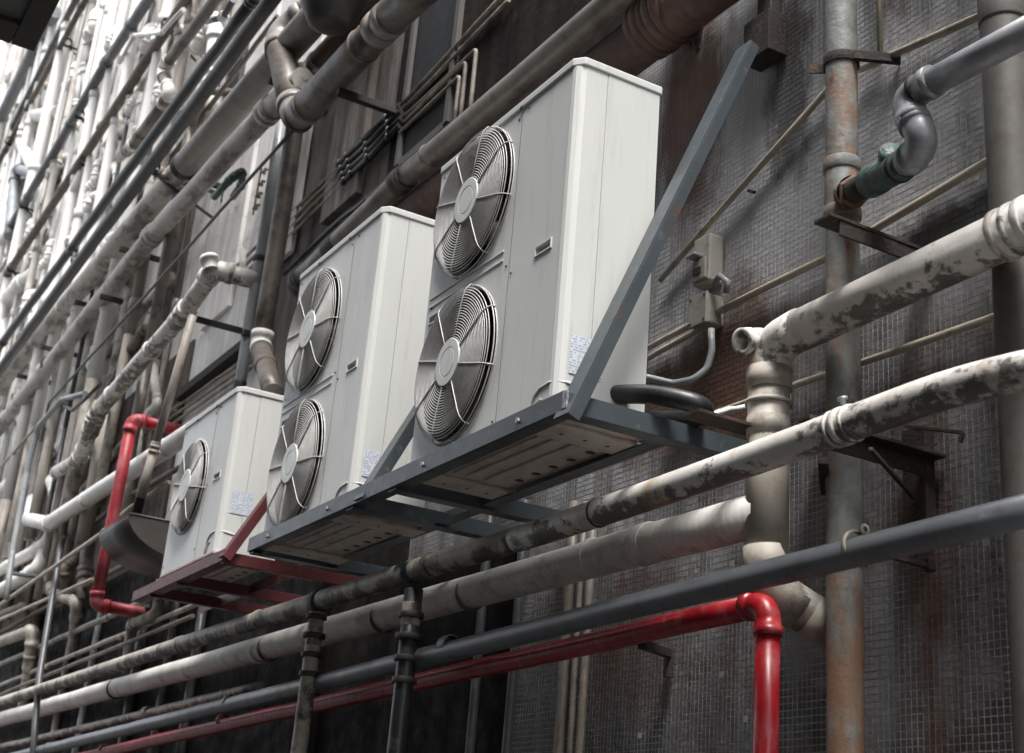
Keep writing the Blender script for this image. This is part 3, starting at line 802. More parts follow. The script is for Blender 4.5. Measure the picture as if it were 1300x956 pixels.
# --- wall brackets
def bracket(label, pieces, m_='rust', loc=None, bev=0.002, name='wall_bracket', cat='bracket'):
    t = thing(name, label, cat, loc or pieces[0][1])
    for pc in pieces:
        k = MB()
        nm, p, q, w, h = pc[:5]
        k.beam(p, q, w, h, pc[5] if len(pc) > 5 else (0, 0, 1)); k.build(nm, M[m_], t, bevel=bev)
    return t


# plate under the green joint
p = P(1100, 282, 2.62); pe = P(1180, 318, 2.98)
z = P(1150, 292, 2.8).z
xx = P(1120, 285, 2.8).x
bracket('rusty angle bracket on mosaic wall beneath the green pipe joint', [('arm', Vector((xx, 2.56, z)), Vector((xx, 2.985, z)), 0.075, 0.012), ('web', Vector((xx + .03, 2.60, z - .03)), Vector((xx + .03, 2.985, z - .03)), 0.008, 0.05)])
p = P(1055, 512, 2.55); xx = p.x - 0.02; z = P(1060, 515, 2.5).z
bracket('rusty folded bracket supporting the mouldy white pipe behind its clamp', [('arm', Vector((xx, 2.47, z - .02)), Vector((xx, 2.985, z - .02)), 0.05, 0.012), ('web', Vector((xx - .025, 2.49, z - .05)), Vector((xx - .025, 2.985, z - .05)), 0.008, 0.06)])
xx = P(1168, 600, 2.97).x
zt = P(1168, 545, 2.97).z; zb = P(1168, 665, 2.97).z
bracket('dark red rusty upright plate with hooked rod on mosaic wall', [('plate', Vector((xx, 2.965, zt)), Vector((xx, 2.965, zb)), 0.09, 0.04, (0, 1, 0)),
        ('rod', P(1105, 570, 2.60), P(1160, 632, 2.93), 0.012, 0.012), ('rod', P(1150, 541, 2.75), P(1222, 549, 2.75), 0.011, 0.011), ('hook', P(1222, 549, 2.75), P(1219, 562, 2.75), 0.011, 0.011)])
bracket('rusty bolt stub poking out of the mosaic behind the slate grey pipe', [('rod', P(1120, 703, 2.68), P(1180, 719, 2.95), 0.016, 0.016), ('bolt_head', P(1176, 718, 2.93), P(1186, 718, 2.95), 0.034, 0.034)])
xx = P(945, 565, 2.7).x; z = P(945, 552, 2.7).z
bracket('long rusty bracket plate behind the mouldy pipe near the frame end', [('arm', Vector((xx + .05, 2.45, z)), Vector((xx + .05, 2.985, z)), 0.09, 0.012), ('brace', P(1045, 585, 2.7), P(1048, 625, 2.98), 0.03, 0.02)])
bracket('small rusty hook under the right drain pipe edge', [('arm', P(1300, 845, 2.8), P(1294, 860, 2.97), 0.03, 0.05)])
bracket('small dark eye bolt on the wall above and right of large unit', [('stem', P(876, 55, 2.98), P(877, 63, 2.94), 0.012, 0.02), ('head', P(874, 61, 2.93), P(886, 64, 2.93), 0.016, 0.02)], 'darksteel')
bracket('little rusty bolt in the mosaic left of the drain pipe', [('head', P(950, 242, 2.97), P(958, 244, 2.97), 0.012, 0.012)], 'rust')
bracket('dark bracket below the red pipe behind its long run', [('arm', P(815, 818, 2.72), P(850, 830, 2.985), 0.03, 0.03), ('leg', P(850, 822, 2.97), P(848, 860, 2.97), 0.03, 0.02)], 'darksteel')


# ------------------------------------------------------------------ air conditioning units
def blade(mb, cx, cz, y0, a0, r0, r1, sweep=1.15, depth=0.11):
    nu, nv = 7, 7
    vs = []
    for i in range(nu + 1):
        rr = r0 + (r1 - r0) * i / nu
        for j in range(nv + 1):
            u = j / nv
            an = a0 + (u - 0.5) * sweep * (0.85 + 0.25 * i / nu) - 0.35 * (i / nu) ** 2
            yy = y0 + depth * (u - 0.5) * (0.9 - 0.25 * i / nu) + 0.02 * math.sin(u * math.pi)
            vs.append((cx + rr * math.cos(an), yy, cz + rr * math.sin(an)))
    fs = []
    for i in range(nu):
        for j in range(nv):
            k = i * (nv + 1) + j
            fs.append((k, k + 1, k + nv + 2, k + nv + 1))
    mb.add(vs, fs, True)


def ac_unit(name, label, origin, w, h, d, fans, wf, R, pipecover=True, groove=True, rot0=0.3, sticker=None):
    """origin: front left bottom corner; fans: (cx, cz) relative"""
    ox, oy, oz = origin
    t = thing(name, label, 'air conditioner', origin)

    def B(mb): return mb
    ch = 0.036; th = 0.035
    H = h - th
    base = 0.03
    # left side and back as a shell
    m_ = MB()
    m_.box(ox, ox + 0.006, oy + .002, oy + d, oz + base, oz + H); m_.box(ox + .0065, ox + w - .003, oy + d - .006, oy + d, oz + base, oz + H)
    m_.build('cabinet', M['ac'], t)
    # front fan panel with round openings
    m_ = MB()
    nf = len(fans)
    segs = 48
    zb = [base] + [(fans[i][1] + fans[i + 1][1]) / 2 for i in range(nf - 1)] + [H]
    for i, (cx, cz) in enumerate(fans):
        za, zt = zb[i], zb[i + 1]
        vs = []; fs = []
        for k in range(segs):
            an = 2 * math.pi * k / segs
            c, s = math.cos(an), math.sin(an)
            # square point
            lx = wf - cx if c > 0 else cx
            lz = zt - cz if s > 0 else cz - za
            tt = min(lx / abs(c) if abs(c) > 1e-6 else 1e9, lz / abs(s) if abs(s) > 1e-6 else 1e9)
            vs.append((ox + cx + c * tt, oy, oz + cz + s * tt))
            vs.append((ox + cx + c * R, oy, oz + cz + s * R))
            vs.append((ox + cx + c * (R - .008), oy + .012, oz + cz + s * (R - .008)))
        shr = MB(); shr.lathe((ox + cx, oy + .0125, oz + cz), (0, 1, 0), [(0, R - .009), (.1, R - .018), (.16, R - .01)], 48); shr.build('shroud', M['coil'], t)
        for k in range(segs):
            k2 = (k + 1) % segs
            for q in range(2):
                fs.append((k * 3 + q, k2 * 3 + q, k2 * 3 + q + 1, k * 3 + q + 1))
        # corner fillers
        m_.add(vs, fs)
        for (sx, sz) in ((0, za), (wf, za), (0, zt), (wf, zt)):
            ang = math.atan2(sz - cz, sx - cx)
            kk = (ang / (2 * math.pi)) * segs
            k0 = math.floor(kk) % segs; k1 = (k0 + 1) % segs
            m_.add([vs[k0 * 3], vs[k1 * 3], (ox + sx, oy, oz + sz)], [(0, 1, 2)])
    m_.build('fan_panel', M['ac'], t)
    # interior darkness: coil at the back
    m_ = MB(); m_.box(ox + .01, ox + w - .01, oy + .22, oy + .225, oz + base, oz + H - .01); m_.build('coil', M['coil'], t)
    # service panel with nameplate slot
    xa, xb = wf + .0005, w - ch - .0006
    hx0, hx1, hz0, hz1 = xb - .165, xb - .065, h * .475, h * .475 + .028
    m_ = MB(); yy = oy + .001
    for (x0, x1, z0, z1) in ((xa, xb, base, hz0), (xa, xb, hz1, H - .002), (xa, hx0, hz0, hz1), (hx1, xb, hz0, hz1)):
        m_.add([(ox + x0, yy, oz + z0), (ox + x1, yy, oz + z0), (ox + x1, yy, oz + z1), (ox + x0, yy, oz + z1)], [(0, 1, 2, 3)])
    sp = m_.build('service_panel', M['ac'], t)
    m_ = MB()
    m_.box(ox + hx0, ox + hx1, oy + .03, oy + .034, oz + hz0, oz + hz1)
    m_.build('grip_recess', M['black'], sp)
    m_ = MB(); q = .006
    m_.box(ox + hx0 - q, ox + hx1 + q, oy - .004, oy + .028, oz + hz0 - q, oz + hz0); m_.box(ox + hx0 - q, ox + hx1 + q, oy - .004, oy + .028, oz + hz1, oz + hz1 + q)
    m_.box(ox + hx0 - q, ox + hx0, oy - .004, oy + .028, oz + hz0, oz + hz1); m_.box(ox + hx1, ox + hx1 + q, oy - .004, oy + .028, oz + hz0, oz + hz1)
    m_.build('grip_frame', M['ac'], sp)
    # corner panel (chamfered) and side panel
    m_ = MB()
    pr = [(w - ch, .0), (w - ch + .004, .0), (w - .004, ch - .005), (w, ch), (w, .125)]
    pr = [(w - ch, .003), (w - ch, -.001), (w - ch * .55, .003), (w - .008, ch * .45), (w, ch), (w, .125), (w - .004, .127)]
    vs = []
    for z_ in (base, H):
        vs += [(ox + a_, oy + b_, oz + z_) for a_, b_ in pr]
    k = len(pr)
    m_.add(vs, [(i, i + 1, k + i + 1, k + i) for i in range(k - 1)])
    m_.build('corner_panel', M['ac'], t)
    m_ = MB(); m_.box(ox + w - .005, ox + w + .001, oy + .1275, oy + d - .001, oz + base, oz + H); m_.build('side_panel', M['ac'], t, bevel=.0015)
    # lid
    m_ = MB(); e = .007
    out = [(-e, -e), (w - ch + .004, -e), (w + e, ch - .012), (w + e, d + e), (-e, d + e)]
    vs = [(ox + a_, oy + b_, oz + H) for a_, b_ in out] + [(ox + a_, oy + b_, oz + h) for a_, b_ in out]
    k = 5
    m_.add(vs, [tuple(reversed(range(k))), tuple(range(k, 2 * k))] + [(i, (i + 1) % k, k + (i + 1) % k, k + i) for i in range(k)])
    m_.build('top_panel', M['ac'], t, bevel=.006)
    # screws
    for (sx, sz) in [(.03, H - .03), (wf - .02, H - .04), (wf + .05, H - .02), (.03, .07), (wf - .02, .09), (wf - .02, h * .5), (wf + .02, h * .47)] + ([(.04, h * .52)] if nf > 1 else []):
        m_ = MB(); m_.lathe((ox + sx, oy - .0005, oz + sz), (0, -1, 0), [(0, .005), (.003, .0045), (.0035, 0)], 8); m_.build('screw', M['darksteel'], t)
    for sx in (.25, .62):
        m_ = MB(); m_.box(ox + w * sx, ox + w * sx + .02, oy - e - .003, oy - e + .001, oz + H - .006, oz + H + .006); m_.build('lid_clip', M['darksteel'], t)
    # pressed ridge between fans
    if groove and nf > 1:
        zg = zb[1]
        m_ = MB()
        for s_, l0, l1 in ((.026, .02, wf - .05), (-.012, .02, wf - .05)):
            m_.beam((ox + l0, oy - .001, oz + zg + s_), (ox + l1, oy - .001, oz + zg + s_), .007, .008)
        m_.build('pressed_ridge', M['ac'], t, bevel=.002)
        m_ = MB(); m_.box(ox + .035, ox + .105, oy - .0015, oy + .0005, oz + zg - .085, oz + zg - .055); m_.build('name_slot', M['black'], t)
        m_ = MB(); m_.box(ox + .03, ox + .11, oy - .006, oy - .0005, oz + zg - .091, oz + zg - .0855); m_.build('slot_lip', M['ac'], t)
    # pressed arch at the foot of the corner
    if pipecover:
        m_ = MB()
        pts_ = [(w - .15, -.001, .03), (w - .15, -.001, .075), (w - .135, -.001, .11), (w - .10, -.001, .13), (w - ch - .002, -.002, .135), (w - .012, ch * .45, .136), (w + .001, ch + .005, .135), (w + .001, .10, .128), (w + .001, .12, .122)]
        m_.tube([(ox + a_, oy + b_, oz + c_) for a_, b_, c_ in pts_], .0045, 6)
        m_.build('pipe_cover_ridge', M['ac'], t)
        m_ = MB()
        pts_ = [(w - .125, -.0005, .035), (w - .125, -.0005, .065), (w - .11, -.0005, .085), (w - .085, -.0005, .09)]
        m_.tube([(ox + a_, oy + b_, oz + c_) for a_, b_, c_ in pts_], .0035, 6)
        m_.build('knockout_ridge', M['ac'], t)
    # stickers
    if sticker:
        y0, y1, z0, z1 = sticker
        m_ = MB(); X = ox + w + .0028
        m_.add([(X, oy + y0, oz + z0), (X, oy + y1, oz + z0), (X, oy + y1, oz + z1), (X, oy + y0, oz + z1)], [(0, 1, 2, 3)])
        m_.build('data_sticker', M['sticker'], t)
    # base pan with ribs, feet and drain holes
    m_ = MB(); m_.box(ox - .002, ox + w + .002, oy - .003, oy + d + .003, oz + .012, oz + base - .001)
    bp2 = m_.build('base_pan', M['acbot'], t, bevel=.003)
    for s_ in (.24, .40, .62):
        m_ = MB(); m_.beam((ox + w * .22, oy + d * s_, oz + .008), (ox + w * .80, oy + d * s_, oz + .008), .035, .012); m_.build('rib', M['acbot'], bp2, bevel=.004)
    for s_ in (.07, .86):
        m_ = MB(); m_.box(ox + w * s_ - .03, ox + w * s_ + .11, oy - .0, oy + d + .035, oz - .004, oz + .0115); m_.build('foot', M['acbot'], t, bevel=.004)
        for uy in (.28, .55, .8):
            m_ = MB(); m_.lathe((ox + w * s_ + .04, oy + d * uy, oz - .0045), (0, 0, -1), [(0, .008), (.0006, .008), (.0006, 0)], 12); m_.build('bolt_slot', M['darksteel'], t)
    for k in range(5):
        cx_ = ox + w * (.30 + .115 * k)
        m_ = MB(); m_.lathe((cx_, oy + d * .87, oz + .0115), (0, 0, -1), [(0, .018), (.0006, .018), (.0006, 0)], 18); m_.build('drain_hole', M['black'], t)
    # fans
    for fi, (cx, cz) in enumerate(fans):
        X, Z = ox + cx, oz + cz
        mg = MB()
        nr = 21; sg = 60; wr = .0021
        rr = .088
        rlist = [.088 + (R - .012 - .088) * i / (nr - 1) for i in range(nr)]

        def yprof(q):
            u = (q - .088) / (R - .088)
            return oy - .036 + .016 * max(0.0, (u - .82) / .18) ** 1.5
        for q in rlist:
            mg.tube([(X + q * math.cos(2 * math.pi * k / sg), yprof(q), Z + q * math.sin(2 * math.pi * k / sg)) for k in range(sg)], wr, 5, closed=True)
        for j, yj in enumerate((-.012, .000)):
            q = R + .002 - j * .001
            mg.tube([(X + q * math.cos(2 * math.pi * k / sg), oy + yj - .002, Z + q * math.sin(2 * math.pi * k / sg)) for k in range(sg)], wr * 1.3, 5, closed=True)
        gr = mg.build('fan_grille', M['grille'], t)
        for k in range(8):
            an = math.pi / 8 + k * math.pi / 4 + rot0 * .3
            tw = .03
            pts_ = []
            for q in (.078, .16, R * .82, R * .92, R - .008, R + .004):
                aa = an + tw * (q - .08) / R
                pts_.append((X + q * math.cos(aa), (yprof(min(q, R)) - .003) if q < R else oy - .018, Z + q * math.sin(aa)))
            aa = an + tw
            pts_.append((X + (R + .006) * math.cos(aa), oy - .001, Z + (R + .006) * math.sin(aa)))
            m_ = MB(); m_.tube(pts_, .0024, 6); m_.build('spoke', M['grille'], gr)
        m_ = MB()
        for pf, smo in (([(-.004, .092), (.004, .093), (.006, .091)], True), ([(.006, .091), (.0062, .060)], False), ([(.0062, .060), (.0045, .058), (.0045, .056), (.0062, .054)], False), ([(.0062, .054), (.0064, 0)], False)):
            m_.lathe((X, oy - .037, Z), (0, -1, 0), pf, 40, smo)
        m_.build('badge_disc', M['ac'], gr)
        # fan behind
        m_ = MB()
        for k in range(3): blade(m_, X, Z, oy + .105, rot0 + fi * .9 + k * 2 * math.pi / 3, .05, R - .03, .95, .10)
        fb = m_.build('fan_blades', M['fan'], t)
        md = fb.modifiers.new('thick', 'SOLIDIFY'); md.thickness = .004
        m_ = MB(); m_.lathe((X, oy + .12, Z), (0, -1, 0), [(0, .055), (.09, .055), (.10, .045), (.10, 0)], 24); m_.build('fan_hub', M['fan'], t)
        m_ = MB(); m_.box(X - .03, X + .03, oy + .15, oy + .2, Z - R, Z + R); m_.build('motor_bracket', M['fan'], t)
    return t


UY = 2.2
zt = P(745, 62, UY).z
ZB = CAMZ + 1.445
xr = -3.745; xl1 = P(563, 208, UY).x
w1 = xr - xl1; h1 = zt - ZB
fu = P(603, 258, UY); fl = P(580, 463, UY)
ac_unit('ac_condenser', 'nearest and largest two-fan condenser unit with full side panel in view', (xl1, UY, ZB), w1, h1, 0.355,
        [(fl.x - xl1, fl.z - ZB), (fu.x - xl1, fu.z - ZB)], P(647, 330, UY).x - xl1, .305, sticker=(.045, .175, .17, .31))
xr2 = P(487, 264, UY).x + .02; xl2 = P(378, 366, UY).x + .03
h2 = P(487, 264, UY).z - ZB + .02
fu = P(400, 418, UY); fl = P(378, 588, UY)
ac_unit('ac_condenser', 'middle two-fan condenser unit between the large unit and the small one', (xl2, UY, ZB - .01), xr2 - xl2, h2, 0.355,
        [(fl.x - xl2, fl.z - ZB), (fu.x - xl2, fu.z - ZB)], .68, .31, rot0=.9, sticker=(.045, .175, .17, .29))
xr3 = P(305, 489, UY).x; xl3 = P(236, 545, UY).x
ZB3 = P(205, 730, UY).z - .03
h3 = P(305, 489, UY).z - ZB3
f3 = P(243, 618, UY)
ac_unit('ac_condenser', 'small single-fan condenser unit on the red steel frame', (xl3, UY, ZB3), xr3 - xl3, h3, 0.34, [(f3.x - xl3, f3.z - ZB3)], .60, .27, rot0=.5,
        sticker=(.05, .17, .24, .36))

# black insulated hose looping out of the large unit
q = [P(745, 508, 2.42), P(780, 500, 2.44), P(830, 500, 2.48), P(880, 510, 2.56), P(899, 520, 2.62), P(885, 532, 2.66), P(850, 535, 2.66), P(790, 531, 2.6), P(740, 528, 2.55)]
q2 = []
for i in range(len(q) - 1):
    for k in range(4): q2.append(q[i].lerp(q[i + 1], k / 4))
q2.append(q[-1])
for _ in range(5): q2 = [q2[0]] + [(q2[i - 1] + q2[i] * 2 + q2[i + 1]) / 4 for i in range(1, len(q2) - 1)] + [q2[-1]]
m_ = MB(); m_.tube(q2, .033, 20); o = m_.build('insulated_hose', M['rubber']); tag(o, 'thick black insulated hose looped beside the large unit above the frame arm', 'hose')
q = [P(890, 530, 2.68), P(915, 523, 2.75), P(935, 519, 2.85), P(958, 515, 2.93)]
pipe('conduit', 'short white conduit leading from the black hose loop into the wall', 'conduit', q, .010, M['white'], parts=False, n=10)

# ------------------------------------------------------------------ grey support frame
zr = CAMZ + 1.501; zr0 = CAMZ + 1.434
fx1 = P(716, 520, 2.165).x - 0.005; fx0 = P(314, 706, 2.165).x
fr = thing('support_frame', 'grey steel angle frame with diagonal strut carrying the two tall units', 'frame', (fx1, 2.165, zr0))
m_ = MB(); m_.box(fx0, fx1, 2.160, 2.166, zr0, zr); m_.box(fx0, fx1, 2.1665, 2.225, zr0, zr0 + .006); m_.build('front_rail', M['steel'], fr, bevel=.0015)
m_ = MB(); m_.box(fx0, fx1, 2.60, 2.606, zr0, zr); m_.box(fx0, fx1, 2.545, 2.5995, zr0, zr0 + .006); m_.build('rear_rail', M['steel'], fr, bevel=.0015)
XS = -3.60


def arm(x, lab=None, y1=2.99, mm='steel', z0=zr0, z1=zr, par=None, side=-1):
    k = MB(); k.box(x, x + .006, 2.1675, y1, z0 - .012, z1 - .012); k.box(x + side * (.06 if mm == 'steel' else .035), x - .0005, 2.1675, y1, z0 - .012, z0 - .0065)
    o = k.build('arm', M[mm], par or fr, bevel=.0015)
    if lab: o['label'] = lab


arm(XS)
arm(-4.85); arm(-5.25); arm(fx0 + .01, side=1)
mw = MB(); mw.box(fx1 + .001, XS - .001, 2.158, 2.1665, zr0 + .004, zr - .004)
mw.build('weld_joint', M['weld'], fr)


def strut(x, foot_y, foot_z, top_y, top_z, w1_, w2_, mm, par, flip=1):
    """angle section leaning back to the wall: broad leg faces out, narrow leg faces +x"""
    a = Vector((x, foot_y, foot_z)); b = Vector((x, top_y, top_z))
    d = (b - a).normalized()
    n = Vector((0, -d.z, d.y))     # facing out and up
    th = .007
    k = MB()
    for (p0, ex, en) in ((a, None, None),):
        vs = []
        for c in (a, b):
            vs += [c + Vector((-w1_, 0, 0)), c.copy(), c - n * th, c + Vector((-w1_, 0, 0)) - n * th]
        k.add(vs, [(0, 1, 2, 3), (7, 6, 5, 4), (0, 4, 5, 1), (1, 5, 6, 2), (2, 6, 7, 3), (3, 7, 4, 0)])
        vs = []
        for c in (a, b):
            c = c - n * (th + .0005)
            vs += [c + Vector((-th, 0, 0)), c.copy(), c - n * w2_, c + Vector((-th, 0, 0)) - n * w2_]
        k.add(vs, [(0, 1, 2, 3), (7, 6, 5, 4), (0, 4, 5, 1), (1, 5, 6, 2), (2, 6, 7, 3), (3, 7, 4, 0)])
    k.build('strut', M[mm], par, bevel=.001)


sx = -3.572
ft = PX(737, 528, sx); tp = PX(953, 50, sx)
strut(sx, 2.150, ft.z - 0.0, min(tp.y, 2.93), tp.z, .088, .04, 'steel', fr)
sx2 = -5.12
f2_ = PX(497, 606, sx2); strut(sx2, 2.150, zr0 + .01, 2.93, tp.z + .02, .088, .04, 'steel', fr)
m_ = MB(); m_.box(sx - .13, sx + .02, 2.90, 2.99, tp.z - .02, tp.z + .16); m_.build('anchor_plate', M['rust'], fr, bevel=.004)
m_ = MB(); m_.box(sx - .10, sx - .02, 2.94, 2.99, tp.z + .163, tp.z + .6); m_.build('anchor_plate', M['darksteel'], fr, bevel=.004)

for bx in (-3.9, -4.6, -5.5, -6.2):
    m_ = MB(); m_.lathe((bx, 2.159, zr0 + .032), (0, -1, 0), [(0, .011), (.007, .011), (.008, .009), (.008, 0)], 6, smooth=False); m_.build('bolt', M['galv'], fr)
# red frame
rz1 = P(285, 697, 2.165).z; rz0 = rz1 - .06
rx1 = P(285, 700, 2.165).x; rx0 = P(170, 752, 2.165).x
rf = thing('support_frame', 'dull red steel frame carrying the small single-fan unit', 'frame', (rx1, 2.165, rz0))
m_ = MB(); m_.box(rx0, rx1, 2.160, 2.167, rz0, rz1); m_.box(rx0, rx1, 2.1675, 2.225, rz0, rz0 + .006); m_.build('front_rail', M['redsteel'], rf, bevel=.002)
m_ = MB(); m_.box(rx0, rx1, 2.58, 2.586, rz0, rz1); m_.build('rear_rail', M['redsteel'], rf, bevel=.002)
for x_ in (rx1 - .0, rx0 + .35, rx0 + .85):
    arm(x_, mm='redsteel', z0=rz0, z1=rz1, par=rf)
sxr = rx1 + .03
fr_ = PX(290, 706, sxr); tr_ = PX(352, 588, sxr)
strut(sxr, 2.15, rz0 + .02, 2.93, rz0 + .02 + (2.93 - 2.15) * 1.9, .075, .04, 'redsteel', rf)

# ------------------------------------------------------------------ upper middle pipes
q = [P(840, -50, 2.72), P(781, 0, 2.72), P(511, 228, 2.72), P(373, 362, 2.72)]
pipe('drain_pipe', 'smooth grey-brown pipe running above the tops of the two-fan units', 'pipe', q + [q[-1] + Vector((-.02, .2, -.02))], rad(P(650, 110, 2.72), 33), M['brownpipe'], n=26, bend=1.5,
     collars=[(0.50, .012, 1.12), (0.8, .08, 1.08, 'darksteel')], fitmat=M['darksteel'])
q = [P(960, -60, 2.86), P(843, 24, 2.86), P(560, 245, 2.86), P(500, 292, 2.86)]
r_ = rad(P(760, 85, 2.86), 62)
t = pipe('duct_pipe', 'broad rust-brown pipe behind the large unit top with corrugated joint', 'pipe', q, r_, M['rustpipe'], n=28, amp=.004)
for k in range(5):
    c = q[1].lerp(q[2], -.04 + k * .022); dr = (q[2] - q[1])
    m_ = MB(); m_.lathe(c, dr, [(-.03, r_), (-.018, r_ * (1.22 + .03 * (k % 2))), (.018, r_ * (1.22 + .03 * (k % 2))), (.03, r_)], 28); m_.build('corrugation', M['rustpipe'], t)
# T2 with elbow
q = [P(575, -50, 2.55), P(488, 30, 2.55), P(376, 150, 2.55), P(352, 44, 2.55), P(402, 8, 2.72)]
pipe('waste_pipe', 'thick grey-brown pipe whose pale swept elbow turns upward beside the dark drum', 'pipe', q, rad(P(440, 80, 2.55), 42), M['brownpipe'], n=26, bend=2.3, fitmat=M['bigpipe'], fit=1.03,
     collars=[(0.30, .01, 1.08), (0.57, .012, 1.12)])
q = [P(500, -20, 2.86), P(458, 18, 2.86), P(392, 88, 2.86)]
pipe('drain_pipe', 'reddish brown pipe tucked behind the thick pipe and its elbow', 'pipe', q, rad(q[1], 24), M['rustpipe'], n=20, collars=[(.9, .04, 1.15, 'greypipe2')])
# drum
c = P(416, 40, 2.35); rD = rad(c, 96)
t = thing('exhaust_drum', 'dark round-bottomed metal drum hanging at the top edge', 'drum', c)
m_ = MB(); c2 = P(424, -12, 2.35)
m_.lathe(Vector((c2.x, 2.35, c.z)), (0, 0, 1), [(.03, 0), (.03, rD * .35), (.05, rD * .55), (.16, rD * .80), (.28, rD * .97), (.34, rD), (1.4, rD)], 40); m_.build('drum_body', M['drum'], t)
m_ = MB(); m_.lathe(Vector((c2.x, 2.35, c.z)), (0, 0, 1), [(.34, rD * 1.0), (.34, rD * 1.05), (.38, rD * 1.05), (.38, rD)], 40); m_.build('rim_band', M['darksteel'], t)

# conduit bundle on the dark wall
bun = [((638, -6), (509, 134)), ((646, 0), (511, 140)), ((605, 62), (511, 150)), ((592, 78), (510, 158)), ((584, 96), (508, 168))]
lb = ['topmost', 'second', 'middle', 'fourth', 'lowest']
for i, (A, B_) in enumerate(bun):
    pA = P(*A, 2.96); pB = P(*B_, 2.96)
    pts = [pA, pB]
    if i >= 2: pts = [Vector((pA.x, 2.96, P(A[0] - 6, 150, 2.96).z - .1)), pA, pB]
    pipe('conduit', '%s of five thin conduits slanting across the dark wall above the black sleeves' % lb[i], 'conduit', pts, rad(pB, 5.5), M['sootconduit'], parts=False, n=8, bend=2.5)
blk = [((509, 134), (430, 210)), ((511, 141), (432, 217)), ((511, 150), (434, 225)), ((509, 159), (436, 232))]
for i, (A, B_) in enumerate(blk):
    pA = P(*A, 2.95); pB = P(*B_, 2.95)
    t = pipe('pipe_sleeve', '%s of four black lumpy insulated sleeves on the dark wall' % ['topmost', 'second', 'third', 'lowest'][i], 'insulation', [pA, pB], rad(pB, 9.5), M['rubber'], n=10,
             collars=[(.2, .008, 1.25), (.55, .008, 1.25), (.85, .01, 1.3), (.97, .01, 1.3)], amp=.006)
for i in range(4):
    pA = P(430 + i * 2, 212 + i * 7, 2.96); pB = P(300 + i * 2, 338 + i * 8, 2.96)
    pipe('conduit', '%s of four pale conduits continuing down-left from the black sleeves' % ['topmost', 'second', 'third', 'lowest'][i], 'conduit', [pA, pB], rad(pA, 5), M['sootconduit'], parts=False, n=8)
for i in range(3):
    pA = P(318, 452 + i * 8, 2.95); pB = P(205, 530 + i * 9, 2.95)
    pipe('conduit', '%s of three tan conduits above the top of the small unit' % ['topmost', 'middle', 'lowest'][i], 'conduit', [pA, pB], rad(pA, 5), M['sootconduit'], parts=False, n=8)
q = [P(575, 155, 2.93), P(500, 222, 2.9), P(455, 262, 2.9), P(420, 290, 2.92), P(360, 348, 2.95)]
pipe('cable', 'sagging black cable crossing the dark wall under the sleeves', 'cable', q, rad(q[2], 7), M['rubber'], parts=False, n=8, amp=.006)
m_ = MB()
for k in range(7):
    c = P(470 - k * 9, 252 + k * 9 + (k % 3) * 4, 2.9)
    m_.tube([c, c + Vector((-.03, -.02, -.02)), c + Vector((-.07, 0, -.05))], [.014, .022, .012], 8)
o = m_.build('cable_joint', M['rubber']); tag(o, 'black bunched tape lump on the sagging cable', 'cable')
# vertical brown pipes left of the middle unit
a = P(345, 350, 2.80); z1 = P(372, 150, 2.80).z; z2 = P(331, 440, 2.8).z
pipe('drain_pipe', 'thick brown upright pipe behind the middle unit ending in a white elbow', 'pipe', [(a.x, 2.8, z1 + .4), (a.x, 2.8, z2), P(347, 500, 2.62)], rad(a, 24), M['brownpipe'], n=20, bend=1.3, fitmat=M['pvcwrap'],
     collars=[(.80, .06, 1.12, 'tanpipe')])
a = P(322, 380, 2.85)
pipe('drain_pipe', 'slimmer pale brown upright pipe left of the thick brown one', 'pipe', [(a.x, 2.85, P(357, 150, 2.85).z), (a.x, 2.85, P(308, 520, 2.85).z)], rad(a, 15), M['greypipe2'], n=16, collars=[(.5, .02, 1.2, 'darksteel'), (.93, .08, 1.1, 'black')])
# little cable rack
t = thing('cable_rack', 'small dark comb-like cable rack on the pale wall', 'rack', P(332, 216, 2.93))
m_ = MB(); m_.beam(P(332, 214, 2.93), P(321, 273, 2.93), .012, .012, (0, 1, 0)); m_.build('spine', M['darksteel'], t)
for k in range(4):
    a = P(331 - k * 3.4, 220 + k * 15, 2.93)
    m_ = MB(); m_.beam(a, a + Vector((.10, 0.02, -.0)), .014, .012); m_.beam(a + Vector((.10, 0, 0)), a + Vector((.10, 0, -.05)), .016, .03); m_.build('hook', M['darksteel'], t)

# ------------------------------------------------------------------ big pipes crossing the left half
def line(pts, y): return [P(a_, b_, y) for a_, b_ in pts]


q = line([(420, 0), (345, 80), (232, 213)], 2.6)
pipe('waste_pipe', 'broad pale pipe from the top centre down to its flared socket', 'pipe', q, rad(P(300, 133, 2.6), 36), M['bigpipe'], n=24, collars=[(.985, .05, 1.06, 'darksteel')])
q = line([(232, 213), (163, 296), (0, 487), (-40, 535)], 2.6)
pipe('waste_pipe', 'mottled pipe continuing below the flared socket to the left edge', 'pipe', q, rad(P(182, 273, 2.6), 28), M['pvcclean'], n=24, collars=[(.25, .04, 1.1), (.42, .02, 1.12), (.6, .05, 1.08), (.8, .03, 1.1)])
q = line([(385, 100), (342, 140), (194, 299), (135, 374), (88, 430), (0, 541), (-40, 592)], 2.58)
pipe('waste_pipe', 'second broad mould-marked pipe running just below the socketed one', 'pipe', q, rad(P(260, 229, 2.58), 26), M['pvcclean'], n=24, collars=[(.35, .05, 1.06), (.62, .05, 1.12, 'darksteel'), (.64, .03, 1.15), (.8, .05, 1.1)])
q = line([(345, -30), (321, 0), (112, 290), (0, 440), (-40, 494)], 2.3)
pipe('water_pipe', 'upper of the two long dark slate pipes crossing the left half', 'pipe', q, rad(P(112, 290, 2.3), 12), M['darkpipe'], n=18, collars=[(.5, .03, 1.15), (.8, .03, 1.15)])
q = line([(360, -20), (330, 20), (127, 290), (0, 468), (-40, 524)], 2.32)
